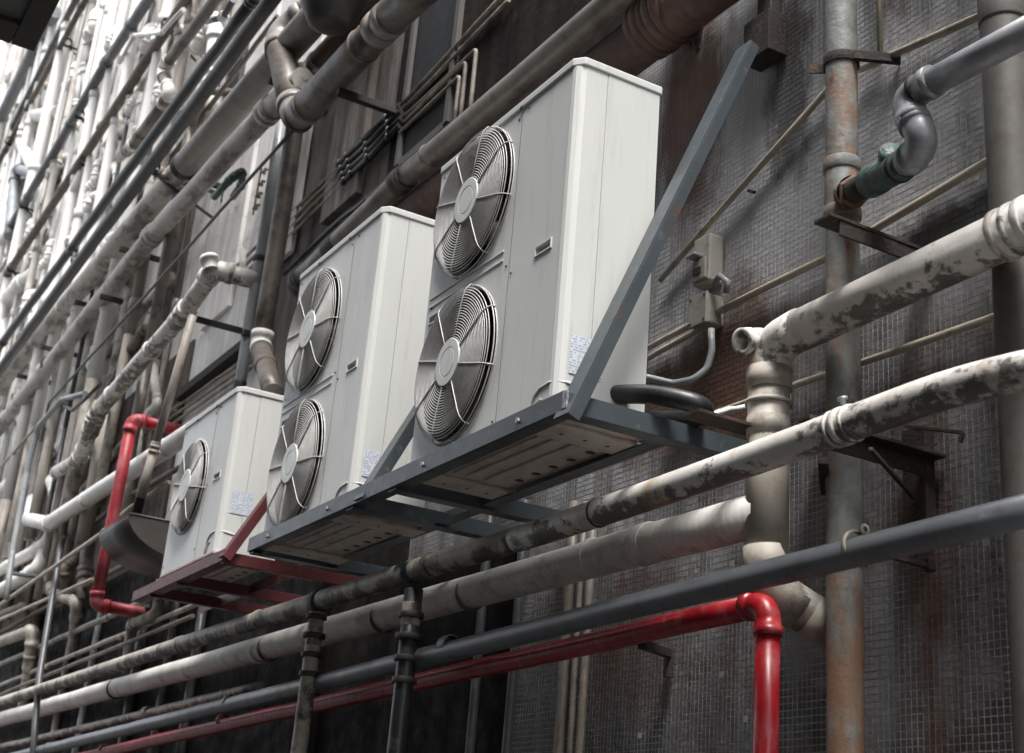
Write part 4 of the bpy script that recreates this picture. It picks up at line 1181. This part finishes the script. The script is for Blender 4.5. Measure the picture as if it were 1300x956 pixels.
pipe('water_pipe', 'lower of the two long dark slate pipes crossing the left half', 'pipe', q, rad(P(127, 290, 2.32), 15), M['darkpipe'], n=18, collars=[(.2, .1, 1.1), (.5, .03, 1.15), (.72, .03, 1.15)])
conduit('thin tan pipe close beneath the paired dark pipes', [(352, 20, 2.75), (225, 180, 2.75), (110, 335, 2.75), (0, 485, 2.75)], 5, 'tanpipe', name='water_pipe')
q = line([(205, -25), (188, 0), (135, 80), (12, 291)], 2.6)
pipe('water_pipe', 'slate blue pipe on hooked brackets crossing the white wall at upper left', 'pipe', q + [Vector((q[-1].x - .1, 2.9, q[-1].z - .2))], rad(P(100, 135, 2.6), 12), M['greypipe'], n=16, collars=[(.15, .05, 1.2), (.5, .05, 1.2), (.8, .04, 1.2)], fit=1.2)
q = line([(262, -40), (230, 6), (48, 288), (8, 350)], 2.6)
pipe('water_pipe', 'brown-streaked pipe beside the slate blue one, ending low at the left edge', 'pipe', q + [Vector((q[-1].x - .1, 2.9, q[-1].z - .15))], rad(P(100, 207, 2.6), 11), M['tanpipe'], n=16, collars=[(.4, .05, 1.2), (.6, .05, 1.2), (.85, .04, 1.2)], fit=1.2)
q = line([(112, -30), (96, 0), (15, 163)], 2.6)
pipe('water_pipe', 'leftmost slate pipe with open end curling to the wall', 'pipe', q + [Vector((q[-1].x, 2.9, q[-1].z - .1))], rad(P(60, 70, 2.6), 8), M['greypipe'], n=14, collars=[(.4, .07, 1.25)])
q = line([(124, -30), (108, 0), (0, 204), (-30, 260)], 2.6)
pipe('water_pipe', 'leftmost tan pipe paired with the slate pipe', 'pipe', q, rad(P(60, 85, 2.6), 7), M['tanpipe'], n=14, collars=[(.1, .08, 1.3), (.5, .07, 1.25), (.7, .07, 1.25)])
q = line([(70, 15), (45, 60), (0, 152), (-30, 215)], 2.6)
pipe('duct_pipe', 'fat concrete-grey duct nearest the sky at far left', 'pipe', q, rad(P(30, 90, 2.6), 15), M['greypipe2'], n=18)
for pts_, w_, mm, lb_ in (([(345, 30), (240, 176), (100, 358), (0, 494)], 6, 'brownpipe', 'thin brown pipe just under the thin tan pipe below the paired dark pipes'),
                          ([(218, 350), (95, 500), (0, 612)], 9, 'riser', 'grimy cream pipe running parallel beneath the mould-marked pipe'),
                          ([(192, 425), (60, 590), (-5, 672)], 7, 'brownpipe', 'dull brown pipe parallel to the capped white pipe, lower left'),
                          ([(152, -5), (66, 150), (0, 262)], 5, 'white', 'thin white pipe between the leftmost pair and the slate blue pipe'),
                          ([(212, 0), (100, 188), (0, 345)], 5, 'greypipe2', 'thin grey pipe between the slate blue and brown-streaked pipes'),
                          ([(255, -5), (130, 195), (0, 395)], 6, 'pvcclean', 'thin pale pipe right of the brown-streaked pipe'),
                          ([(172, 545), (70, 665), (0, 742)], 8, 'riser', 'grimy cream pipe crossing behind the clean white pipe'),
                          ([(232, 742), (120, 792), (-5, 846)], 8, 'brownpipe', 'dull brown pipe in the dark lower left corner, upper of two'),
                          ([(262, 762), (120, 822), (-5, 872)], 6, 'riser', 'thin grimy pipe in the dark lower left corner, lower of two'),
                          ([(330, 872), (180, 905), (-5, 950)], 11, 'pvcgrime', 'sooty mottled pipe low at the bottom left'),
                          ([(190, 700), (80, 760), (-5, 806)], 6, 'tanpipe', 'thin tan pipe below the red elbow at left'),
                          ([(60, -5), (20, 78), (0, 122)], 5, 'pvcclean', 'thin pale pipe nearest the roofline at far left')):
    q = line(pts_, 2.78)
    pipe('water_pipe', lb_, 'pipe', q, rad(q[1], w_), M[mm], n=14, collars=[(.3, .05, 1.25), (.66, .05, 1.25)])
# pipe with a trap, top
q = [P(300, -35, 2.4), P(272, 0, 2.4), P(205, 90, 2.4), P(217, 118, 2.4), P(168, 185, 2.4), P(152, 200, 2.55)]
pipe('waste_pipe', 'grey-brown pipe breaking into a jointed trap on the white wall', 'pipe', q, rad(P(240, 45, 2.4), 15), M['brownpipe'], n=18, bend=1.4, fit=1.2, fitmat=M['pvcwrap'], collars=[(.55, .04, 1.2), (.7, .05, 1.2), (.85, .05, 1.2)])
q = [P(196, 118, 2.75), P(170, 155, 2.75), P(132, 188, 2.75), P(150, 220, 2.75), P(148, 260, 2.75)]
pipe('waste_pipe', 'white S-shaped trap tucked behind the grey jointed trap', 'pipe', q, rad(P(150, 190, 2.75), 12), M['white'], n=18, bend=1.4, fit=1.15)
q = [P(233, 12, 2.5), P(205, 42, 2.5), P(170, 45, 2.6), P(152, 80, 2.6)]
pipe('water_pipe', 'thin white bent pipe stepping down between upper left pipes', 'pipe', q, rad(q[1], 6), M['white'], n=12, bend=2, fit=1.2)
q = [P(296, 0, 2.5), P(283, 22, 2.5), P(262, 27, 2.5)]
pipe('valve_pipe', 'small grey valve stub at the top between crossing pipes', 'pipe', q, rad(q[0], 9), M['greypipe'], n=12, bend=1.5, fit=1.4, fitmat=M['white'])
# mottled pipe with capped tee
c0 = P(272, 342, 2.55)
q = [P(325, 356, 2.85), c0, P(235, 396, 2.55), P(125, 521, 2.55), P(117, 542, 2.55), P(100, 584, 2.6), P(72, 600, 2.7)]
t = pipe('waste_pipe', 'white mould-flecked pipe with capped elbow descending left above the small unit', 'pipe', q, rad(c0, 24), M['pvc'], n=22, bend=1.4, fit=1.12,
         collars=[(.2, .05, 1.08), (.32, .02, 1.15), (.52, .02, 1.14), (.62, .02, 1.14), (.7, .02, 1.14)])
cc_ = P(266, 330, 2.5); m_ = MB(); rr = rad(c0, 24)
m_.lathe(cc_, Vector((-.3, -.2, 1)), [(-.09, rr * .8), (-.01, rr * .8), (-.01, rr * 1.0), (.02, rr * 1.0), (.02, rr * .6), (.0, .0)], 18); m_.build('cleanout_cap', M['white'], t)
m_ = MB(); a = P(308, 318, 2.85); m_.tube([P(308, 350, 2.85), a], rad(a, 9), 12); m_.build('riser', M['pvcwrap'], t)
# steep pale pipe with black lower end
q = [P(245, 400, 2.45), P(196, 570, 2.42), P(178, 632, 2.4)]
pipe('drain_pipe', 'pale steep pipe with black rubber foot over the smoky hood', 'pipe', q, rad(q[1], 11), M['riser'], n=18, collars=[(.72, .03, 1.12)])
q = [P(184, 612, 2.42), P(173, 652, 2.40)]
m_ = MB(); m_.tube([q[0] + Vector((.0, 0, .03)), q[0], q[1]], [.034, .036, .036], 16); o = m_.build('rubber_sleeve', M['rubber']); tag(o, 'black rubber sleeve at the foot of the steep pale pipe', 'sleeve')
# thin curved dark conduit
conduit('thin dark conduit running below the mould-marked pipe and curving down', [(372, 165, 2.5), (260, 291, 2.5), (160, 400, 2.5), (85, 480, 2.5), (62, 512, 2.55), (52, 560, 2.6)], 5, 'darkpipe', name='water_pipe')
conduit('slate blue thin pipe bending down steeply in the lower left', [(108, 500, 2.5), (79, 507, 2.45), (48, 543, 2.4), (34, 600, 2.4), (16, 700, 2.4), (8, 760, 2.4)], 8, 'greypipe2', name='water_pipe')
conduit('black hooked hose beside the slate blue thin pipe', [(128, 487, 2.5), (108, 507, 2.45), (92, 521, 2.45), (78, 512, 2.5)], 5, 'rubber', name='water_pipe', bend=3)
conduit('pale conduit slanting to the left edge in the lower left', [(82, 500, 2.6), (52, 533, 2.6), (0, 594, 2.6)], 4, 'cream')
q = [P(232, 572, 2.62), P(184, 588, 2.55), P(60, 664, 2.55), P(36, 660, 2.6), P(34, 632, 2.7), P(54, 610, 2.8)]
q = [P(300, 512, 2.62), P(184, 587, 2.6), P(62, 665, 2.6), P(38, 660, 2.65), P(42, 635, 2.75)]
pipe('waste_pipe', 'clean white pipe with round elbow behind the red pipe', 'pipe', q, rad(P(120, 627, 2.6), 21), M['white'], n=22, bend=1.4, fit=1.1, collars=[(.52, .03, 1.06), (.2, .02, 1.06)])
q = [P(92, 470, 2.8), P(84, 562, 2.8), P(60, 580, 2.75), P(57, 600, 2.72), P(70, 620, 2.78), P(69, 662, 2.8)]
pipe('waste_pipe', 'white S-bend pipe in the lower left crowd', 'pipe', q, rad(P(70, 590, 2.75), 15), M['white'], n=18, bend=1.5, fit=1.12)
q = [P(60, 400, 2.8), P(30, 500, 2.75), P(20, 610, 2.75), P(2, 625, 2.7), P(-6, 660, 2.7)]
pipe('waste_pipe', 'fat white pipe with elbow at the left edge', 'pipe', q, rad(P(15, 600, 2.75), 17), M['white'], n=18, bend=1.4, fit=1.12)
q = [P(48, 345, 2.8), P(28, 360, 2.7), P(6, 385, 2.7), P(0, 440, 2.7)]
pipe('waste_pipe', 'round white elbow bulging near the left edge', 'pipe', q, rad(P(20, 370, 2.7), 20), M['white'], n=18, bend=1.3, fit=1.1, collars=[(.3, .05, 1.12)])
q = [P(75, 143, 2.8), P(38, 148, 2.7), P(28, 185, 2.7), P(44, 215, 2.75), P(52, 250, 2.8)]
pipe('waste_pipe', 'white looped fitting on the bright upper left wall', 'pipe', q, rad(P(35, 170, 2.7), 17), M['white'], n=18, bend=1.4, fit=1.1)
q = [P(45, 222, 2.7), P(20, 214, 2.6), P(12, 300, 2.6)]
pipe('drain_pipe', 'slate grey elbowed pipe dropping near the left edge', 'pipe', q, rad(P(20, 240, 2.6), 13), M['greypipe2'], n=16, bend=1.2, fit=1.15)
q = [P(308, 219, 2.5), P(290, 225, 2.45), P(268, 255, 2.45)]
q = [P(272, 250, 2.55), P(292, 228, 2.55), P(308, 216, 2.6), P(306, 236, 2.7), P(296, 250, 2.8)]
pipe('drain_pipe', 'short dark teal U-shaped pipe end under the mould-marked pipe', 'pipe', q, rad(P(300, 225, 2.55), 10), M['green'], n=14, bend=1.5)
q = [P(178, 470, 2.75), P(163, 490, 2.7), P(150, 515, 2.7), P(140, 560, 2.7)]
q = [P(205, 410, 2.8), P(182, 420, 2.72), P(158, 455, 2.7), P(143, 488, 2.7), P(112, 540, 2.72)]
pipe('waste_pipe', 'grimy tan pipe bending down behind the capped white pipe', 'pipe', q, rad(P(165, 440, 2.7), 12), M['tanpipe'], n=16, bend=1.5, fit=1.15)
q = [P(195, 465, 2.85), P(200, 515, 2.85), P(178, 535, 2.8), P(172, 600, 2.8)]
pipe('waste_pipe', 'pale dog-legged pipe between the red pipe and the capped pipe', 'pipe', q, rad(P(195, 500, 2.85), 11), M['pvcwrap'], n=16, bend=1.5, fit=1.15)
q = [P(222, 530, 2.85), P(150, 578, 2.85), P(118, 622, 2.8), P(60, 690, 2.8)]
conduit('thin tan pipe behind the red pipe above the white one', [(222, 520, 2.88), (151, 577, 2.88), (100, 640, 2.88)], 6, 'tanpipe', name='water_pipe')
conduit('brown conduit slanting beneath the clean white pipe', [(235, 590, 2.9), (160, 632, 2.9), (90, 690, 2.9), (0, 760, 2.9)], 8, 'tanpipe', name='water_pipe')
conduit('pale conduit slanting down-left from the smoky hood', [(215, 612, 2.75), (165, 645, 2.6), (125, 680, 2.55), (0, 768, 2.5)], 6, 'cream')
conduit('lower pale cable sagging left of the red elbow', [(118, 735, 2.7), (70, 752, 2.65), (20, 770, 2.6), (-30, 800, 2.6)], 5, 'cream')
conduit('thin brown pipe near the bottom left above the mottled pipe', [(245, 782, 2.75), (140, 822, 2.7), (20, 868, 2.6), (-20, 890, 2.6)], 6, 'tanpipe', name='water_pipe')
conduit('thin grey conduit at the bottom left under the brown one', [(260, 812, 2.8), (200, 835, 2.8), (110, 850, 2.8), (20, 880, 2.8)], 4, 'greypipe2')
q = [P(95, 715, 2.7), P(80, 720, 2.65), P(80, 745, 2.65)]
pipe('waste_pipe', 'short tan elbow left of the red pipe', 'pipe', [P(100, 708, 2.75), P(82, 722, 2.65), P(83, 748, 2.7)], rad(q[0], 13), M['tanpipe'], n=14, bend=1.2)
q = [P(112, 690, 2.8), P(108, 730, 2.8), P(106, 765, 2.8)]
pipe('waste_pipe', 'blunt brown pipe end hanging beside the red pipe', 'pipe', q, rad(q[0], 18), M['brownpipe'], n=14)
for pts_, w_, mm, lb_ in (([(-20, 822, 2.7), (42, 800, 2.7), (38, 842, 2.75), (30, 900, 2.9)], 15, 'stain', 'thick stained elbow pipe in the bottom left corner'),
                          ([(52, 690, 2.8), (66, 752, 2.72), (98, 765, 2.7), (92, 830, 2.85)], 13, 'riser', 'grimy dog-legged pipe in the shadow left of the red elbow'),
                          ([(205, 735, 2.9), (200, 780, 2.75), (168, 792, 2.72), (160, 850, 2.85)], 14, 'stain', 'stained bent pipe in the shadow under the red frame'),
                          ([(10, 740, 2.85), (2, 780, 2.7), (30, 770, 2.7), (60, 775, 2.9)], 10, 'tanpipe', 'tan U-bent pipe at the lower left edge')):
    q = [P(*c_) for c_ in pts_]
    pipe('waste_pipe', lb_, 'pipe', q, rad(q[1], w_), M[mm], n=16, bend=1.4, fit=1.12)
for (a_, b_, w_, yy, mm, lb_) in (((0, 725), (60, 690), 15, 2.7, 'white', 'upper of two white pipe ends at the lower left edge'), ((0, 750), (50, 722), 17, 2.65, 'white', 'lower of two white pipe ends at the lower left edge')):
    q = [P(a_[0] - 30, a_[1] + 16, yy), P(*a_, yy), P(*b_, yy), P(b_[0] + 12, b_[1] - 30, yy + .15)]
    pipe('waste_pipe', lb_, 'pipe', q, rad(P(20, 720, yy), w_), M[mm], n=16, bend=1.3)
conduit('dark thin upright pipe in the shadow at bottom left', [(84, 668, 2.9), (76, 700, 2.6), (50, 860, 2.5), (40, 980, 2.5)], 7, 'darkpipe', name='water_pipe')
conduit('short dark pipe with hook at the lower left', [(12, 690, 2.5), (14, 728, 2.5), (48, 732, 2.65)], 5, 'darkpipe', name='water_pipe', bend=2)

# red pipe in the left
A = P(168, 532, 2.42)
zl_ = P(122, 770, 2.42).z
q = [Vector((A.x, 2.97, A.z)), A, Vector((A.x, 2.42, zl_)), Vector((A.x, 2.99, zl_))]
pa = P(121, 768, 2.42)
q[2] = pa; q[3] = Vector((pa.x, 2.99, pa.z))
pipe('fire_pipe', 'dull red pipe bracketing down beside the smoky hood at left', 'pipe', q, rad(A, 15), M['redworn'], n=18, bend=1.3, fit=1.15, amp=.001)

# smoky hood: quarter-round scoop
hd = thing('exhaust_hood', 'soot-brown curved sheet metal hood beside the small unit', 'hood', P(172, 745, 2.7))
A0 = P(127, 676, 2.32); A1 = P(172, 746, 2.75)
hx0 = A0.x; hx1_ = P(165, 652, 2.32).x
ny = 12
zt_ = A0.z; zb_ = P(172, 746, 2.78).z
k = MB(); vs = []
for i in range(ny + 1):
    th_ = (math.pi / 2) * i / ny
    yy = 2.32 + (2.80 - 2.32) * (1 - math.cos(th_)); zz = zt_ - (zt_ - zb_) * math.sin(th_)
    vs += [(hx0, yy, zz), (hx1_, yy, zz)]
k.add(vs, [(2 * i, 2 * i + 1, 2 * i + 3, 2 * i + 2) for i in range(ny)], True)
o = k.build('scoop', M['hood'], hd); md = o.modifiers.new('t', 'SOLIDIFY'); md.thickness = .006
k = MB(); vs = [(hx1_, 2.99, zt_ + .0), (hx1_, 2.32, zt_)]
for i in range(1, ny + 1):
    th_ = (math.pi / 2) * i / ny
    vs.append((hx1_, 2.32 + .48 * (1 - math.cos(th_)), zt_ - (zt_ - zb_) * math.sin(th_)))
vs.append((hx1_, 2.99, zb_))
k.add(vs, [tuple(range(len(vs)))])
o = k.build('end_plate', M['hood'], hd); md = o.modifiers.new('t', 'SOLIDIFY'); md.thickness = .004
k = MB(); k.tube([(hx0 - .01, 2.32, zt_), (hx1_ + .01, 2.32, zt_)], .008, 8); k.tube([(hx1_, 2.32, zt_), (hx1_, 2.95, zt_ + .002)], .007, 8); k.build('rolled_edge', M['hood'], hd)

# brackets of the left pipes: arm to the wall with a raking brace
bl = [(85, 57, 2.6, 'above the leftmost pipes, near the dark canopy'), (100, 148, 2.6, 'under the slate blue pipe, beside a white loop'), (105, 208, 2.6, 'under the brown-streaked pipe, left of the S trap'),
      (30, 262, 2.6, 'under the lower end of the slate blue pipe'), (14, 343, 2.6, 'at the foot of the brown-streaked pipe'), (12, 182, 2.6, 'under the leftmost tan pipe near the left edge'),
      (210, 34, 2.6, 'at the top where pipes cross'), (196, 218, 2.4, 'beneath the paired dark pipes')]
for (px_, py_, yy, wh) in bl:
    a = P(px_, py_, yy); r0 = rad(a, 5)
    t = thing('pipe_bracket', 'dark forked pipe bracket ' + wh, 'bracket', a)
    k = MB(); k.beam(a + Vector((0, -.05, -.02)), Vector((a.x, 2.985, a.z - .02)), .022, .03); k.build('arm', M['blacksteel'], t)
    k = MB(); k.beam(a + Vector((0, .05, -.04)), Vector((a.x - .05, 2.985, a.z - .24)), .018, .022); k.build('brace', M['blacksteel'], t)
    k = MB(); k.lathe(a + Vector((0, 0, .045)), Vector((1, 0, 0)), [(-.03, r0 * 2.2), (-.03, r0 * 2.5), (.03, r0 * 2.5), (.03, r0 * 2.2)], 14); k.build('saddle', M['blacksteel'], t)
for (px_, py_, yy, wh) in ((232, 222, 2.6, 'below the flared socket'), (160, 318, 2.55, 'under the mottled pipe near the long dark pipes'), (135, 378, 2.5, 'under the mould-marked pipe, long and straight'), (102, 385, 2.6, 'under the mottled pipe lower down'),
                           (60, 442, 2.5, 'below both big pipes at left'), (28, 478, 2.6, 'lowest on the mottled pipe'), (352, 105, 2.6, 'behind the swept elbow at top'), (440, 120, 2.6, 'holding the thick brown pipe at top'), (318, 425, 2.86, 'between the upright brown pipes')):
    a = P(px_, py_, yy)
    t = thing('pipe_bracket', 'dark flat bracket arm ' + wh, 'bracket', a)
    k = MB(); k.beam(Vector((a.x, yy - .06, a.z)), Vector((a.x, 2.985, a.z)), .05, .045); k.build('arm', M['blacksteel'], t, bevel=.003)
    k = MB(); k.box(a.x - .05, a.x + .05, 2.975, 2.99, a.z - .12, a.z + .06); k.build('wall_plate', M['rust'], t)
a = P(238, 402, 2.5); b_ = P(296, 418, 2.9)
t = thing('pipe_bracket', 'dark right-angled bracket holding the capped white pipe', 'bracket', a)
k = MB(); k.beam(a, Vector((a.x, 2.96, a.z)), .035, .04); k.build('arm', M['blacksteel'], t)
k = MB(); k.beam(Vector((a.x, 2.965, a.z + .03)), Vector((a.x, 2.965, a.z - .22)), .05, .04, (0, 1, 0)); k.build('post', M['blacksteel'], t)
t = thing('wall_ledge', 'black sooty sloping ledge pipe above the tan conduits', 'ledge', P(300, 440, 2.9))
k = MB(); k.beam(P(330, 425, 2.95), P(228, 505, 2.95), .09, .07); k.build('ledge_bar', M['blacksteel'], t)

# ------------------------------------------------------------------ crowd of upright pipes on the far wall
rv = random.Random(5)
KN = {'white': 'white painted', 'greypipe2': 'mid grey', 'pvcclean': 'pale grime-streaked', 'darkpipe': 'dark slate', 'riser': 'brown-grimed cream', 'brownpipe': 'dull brown'}
x = -11.35
while x > -34:
    far = x < -12.6
    p = rv.random()
    if far: kd = 'white' if p < .76 else ('greypipe2' if p < .82 else ('pvcclean' if p < .93 else 'darkpipe'))
    else: kd = 'riser' if p < .45 else ('pvcclean' if p < .6 else ('brownpipe' if p < .78 else ('greypipe2' if p < .9 else 'darkpipe')))
    rr = rv.choice((.018, .025)) if kd == 'darkpipe' else rv.choice((.03, .035, .05, .06, .07))
    size = 'slim' if rr < .045 else 'stout'
    if x < -20: rr *= 1.4
    yy = 2.93 - rr - rv.choice((0, 0, .05, .14, .2))
    ztop = rv.choice((15, 19, 19, 19)) if far else rv.choice((8.5, 14, 14, 14))
    zbot = rv.choice((3.7, 3.9, 4.2, 4.6)) if x > -17 else rv.choice((3.2, 3.8, 4.2))
    low = rv.random() < .07
    if low: zbot = .3
    if low: kd = 'brownpipe'
    m_ = M[kd]
    zone = 'left of the small unit' if x > -11.9 else ('behind the red pipe' if x > -13.2 else ('behind the paired dark pipes' if x > -16 else ('behind the hooked-bracket pipes' if x > -21 else 'at far left')))
    t = thing('riser_pipe', 'riser', 'pipe', (x, yy, zbot), 'g')
    k = MB(); zs_ = rv.uniform(5.3, 6.3)
    if x < -18.5: zs_ = zbot + .05
    k.tube(wob(Vector((x, yy, zs_)), Vector((x, yy, ztop)), .006, rv, 1.6), rr, 14); k.build('pipe_section', m_, t)
    if x > -18.5:
        k = MB(); k.tube(wob(Vector((x, yy, zbot)), Vector((x, yy, zs_ + .02)), .004, rv, .8), rr * .97, 14); k.build('pipe_section', M[rv.choice(('riser', 'riser', 'stain', 'brownpipe'))] if kd != 'darkpipe' else m_, t)  # lower length browner: grime, with the shadow region painted in
    z_ = max(zbot, 5.5 if x > -18.5 else 0) + rv.uniform(.4, 2.0)
    br_ = 0
    while z_ < ztop - .3:
        k = MB(); k.lathe((x, yy, z_), (0, 0, 1), [(-.06, rr), (-.06, rr * 1.17), (.05, rr * 1.2), (.06, rr)], 14); k.build('collar', m_, t)
        if rv.random() < .22 and kd != 'darkpipe':
            s_ = rv.choice((-1, 1)); zz = z_ - .2; br_ += 1
            k = MB(); ar = [Vector((x, yy, zz)), Vector((x + s_ * .10, yy - .01, zz + .09)), Vector((x + s_ * .17, yy, zz + .18)), Vector((x + s_ * .20, yy + .02, zz + .30)), Vector((x + s_ * .20, 2.98, zz + .38))]
            k.tube(ar, rr * .85, 12); k.build('branch', m_, t)
        z_ += rv.uniform(1.2, 2.9)
    bt = ['unbranched', 'once-branched', 'twice-branched'][br_] if br_ < 3 else 'many-branched'
    t['label'] = '%s %s %s upright pipe %s' % (size, bt, KN[kd], zone) + (', reaching the ground' if low else '')
    t['group'] = 'upright pipes ' + zone
    x -= rr * 2 + rv.choice((.02, .05, .1, .18, .25)) * (1 if x > -20 else 1.6)
# small traps scattered over the white wall
tr = [(142, 190, 'under the jointed grey trap'), (165, 140, 'left of the jointed grey trap'), (118, 35, 'high up right of the leftmost pair'), (110, 265, 'below the brown-streaked pipe'), (95, 300, 'lower, below the brown-streaked pipe'),
      (185, 60, 'beside the thin white bent pipe'), (60, 330, 'above the round elbow near the left edge'), (130, 320, 'just above the paired dark pipes, lower'), (70, 215, 'between slate blue and brown-streaked pipes'), (35, 300, 'left of the brown-streaked pipe foot'),
      (160, 245, 'just above the paired dark pipes, higher'), (250, 60, 'tucked above the broad pale pipe'), (78, 400, 'below the paired dark pipes'), (200, 130, 'right of the jointed grey trap'), (20, 250, 'at the left edge under the slate elbow'), (90, 105, 'right of the white looped fitting'),
      (48, 120, 'left of the white looped fitting'), (140, 60, 'between slate blue pipe and its bracket'), (120, 230, 'under the bracket of the brown-streaked pipe'), (30, 400, 'left under the round white elbow'), (178, 205, 'above the flared socket')]
for i, (px_, py_, wh) in enumerate(tr):
    yy = 2.68
    c = P(px_, py_, yy); s_ = 1 if i % 2 else -1
    rr = .045 + .012 * (i % 3); e = .8 + .12 * (i % 4)
    q = [c + Vector((s_ * .04, .22, .30 * e)), c + Vector((s_ * .03, 0, .26 * e)), c + Vector((0, 0, .02)), c + Vector((s_ * .16 * e, -.02, -.10)), c + Vector((s_ * .22 * e, 0, .06 * e)), c + Vector((s_ * .34 * e, .05, .02)), c + Vector((s_ * .36 * e, .08, -.45 * e)), c + Vector((s_ * .36 * e, .2, -.9 * e))]
    pipe('trap_pipe', 'white twisted trap with bends ' + wh, 'pipe', q, rr, M['white' if i % 4 else 'pvcclean'], n=12, bend=1.3, fit=1.18, group='white traps on the far wall', amp=0)
for i, (px_, y0_, y1_, wh) in enumerate(((118, 60, 120, 'beside the high trap'), (152, 200, 330, 'above the paired dark pipes'), (70, 60, 160, 'right of the leftmost pair'), (60, 290, 400, 'left of the brown-streaked pipe foot'), (92, 40, 150, 'near the topmost forked bracket'), (190, 20, 90, 'left of the thin white bent pipe'))):
    c = P(px_, y0_, 2.75); e = P(px_ - (y1_ - y0_) * .35, y1_, 2.8)
    q = [c, c.lerp(e, .3) + Vector((0, -.03, -.1)), c.lerp(e, .7) + Vector((0, -.02, -.14)), e]
    pipe('cable', 'thin dark drooping cable ' + wh, 'cable', q, .012, M['darkpipe'], parts=False, n=6, bend=8, group='drooping cables on the far wall')
# lower shadow zone behind the hood: sooty uprights
for i, (px_, w_, mm, lb_) in enumerate(((250, 12, 'darkpipe', 'sooty upright pipe under the small unit, rightmost'), (215, 9, 'brownpipe', 'sooty brown upright pipe under the small unit'), (178, 14, 'darkpipe', 'sooty wide upright pipe under the red frame corner'),
                                       (90, 10, 'brownpipe', 'brown upright pipe in the dark lower left corner'), (120, 8, 'greypipe2', 'thin grey upright pipe below the red elbow'))):
    p = P(px_, 820, 2.88)
    pipe('drain_pipe', lb_, 'pipe', [(p.x, 2.88, P(px_ + 8, 765, 2.88).z), (p.x, 2.88, .3)], rad(p, w_), M[mm], parts=False, n=12)

byl = {}
for ob in list(bpy.data.objects):
    if ob.parent is None and 'label' in ob.keys(): byl.setdefault(ob['label'], []).append(ob)
ORD = {2: ['left one of two', 'right one of two'], 3: ['leftmost of three', 'middle of three', 'rightmost of three']}
WN = ['leftmost', 'second from left', 'third from left', 'fourth from left', 'fifth from left', 'sixth from left', 'seventh from left', 'eighth from left']
for lb_, obs in byl.items():
    if len(obs) < 2: continue
    obs.sort(key=lambda o_: o_.location.x)
    for k_, o_ in enumerate(obs):
        o_['label'] = lb_ + ', ' + (ORD[len(obs)][k_] if len(obs) in ORD else WN[min(k_, 7)])
for ob in bpy.data.objects:
    if '_world' in ob.keys(): del ob['_world']
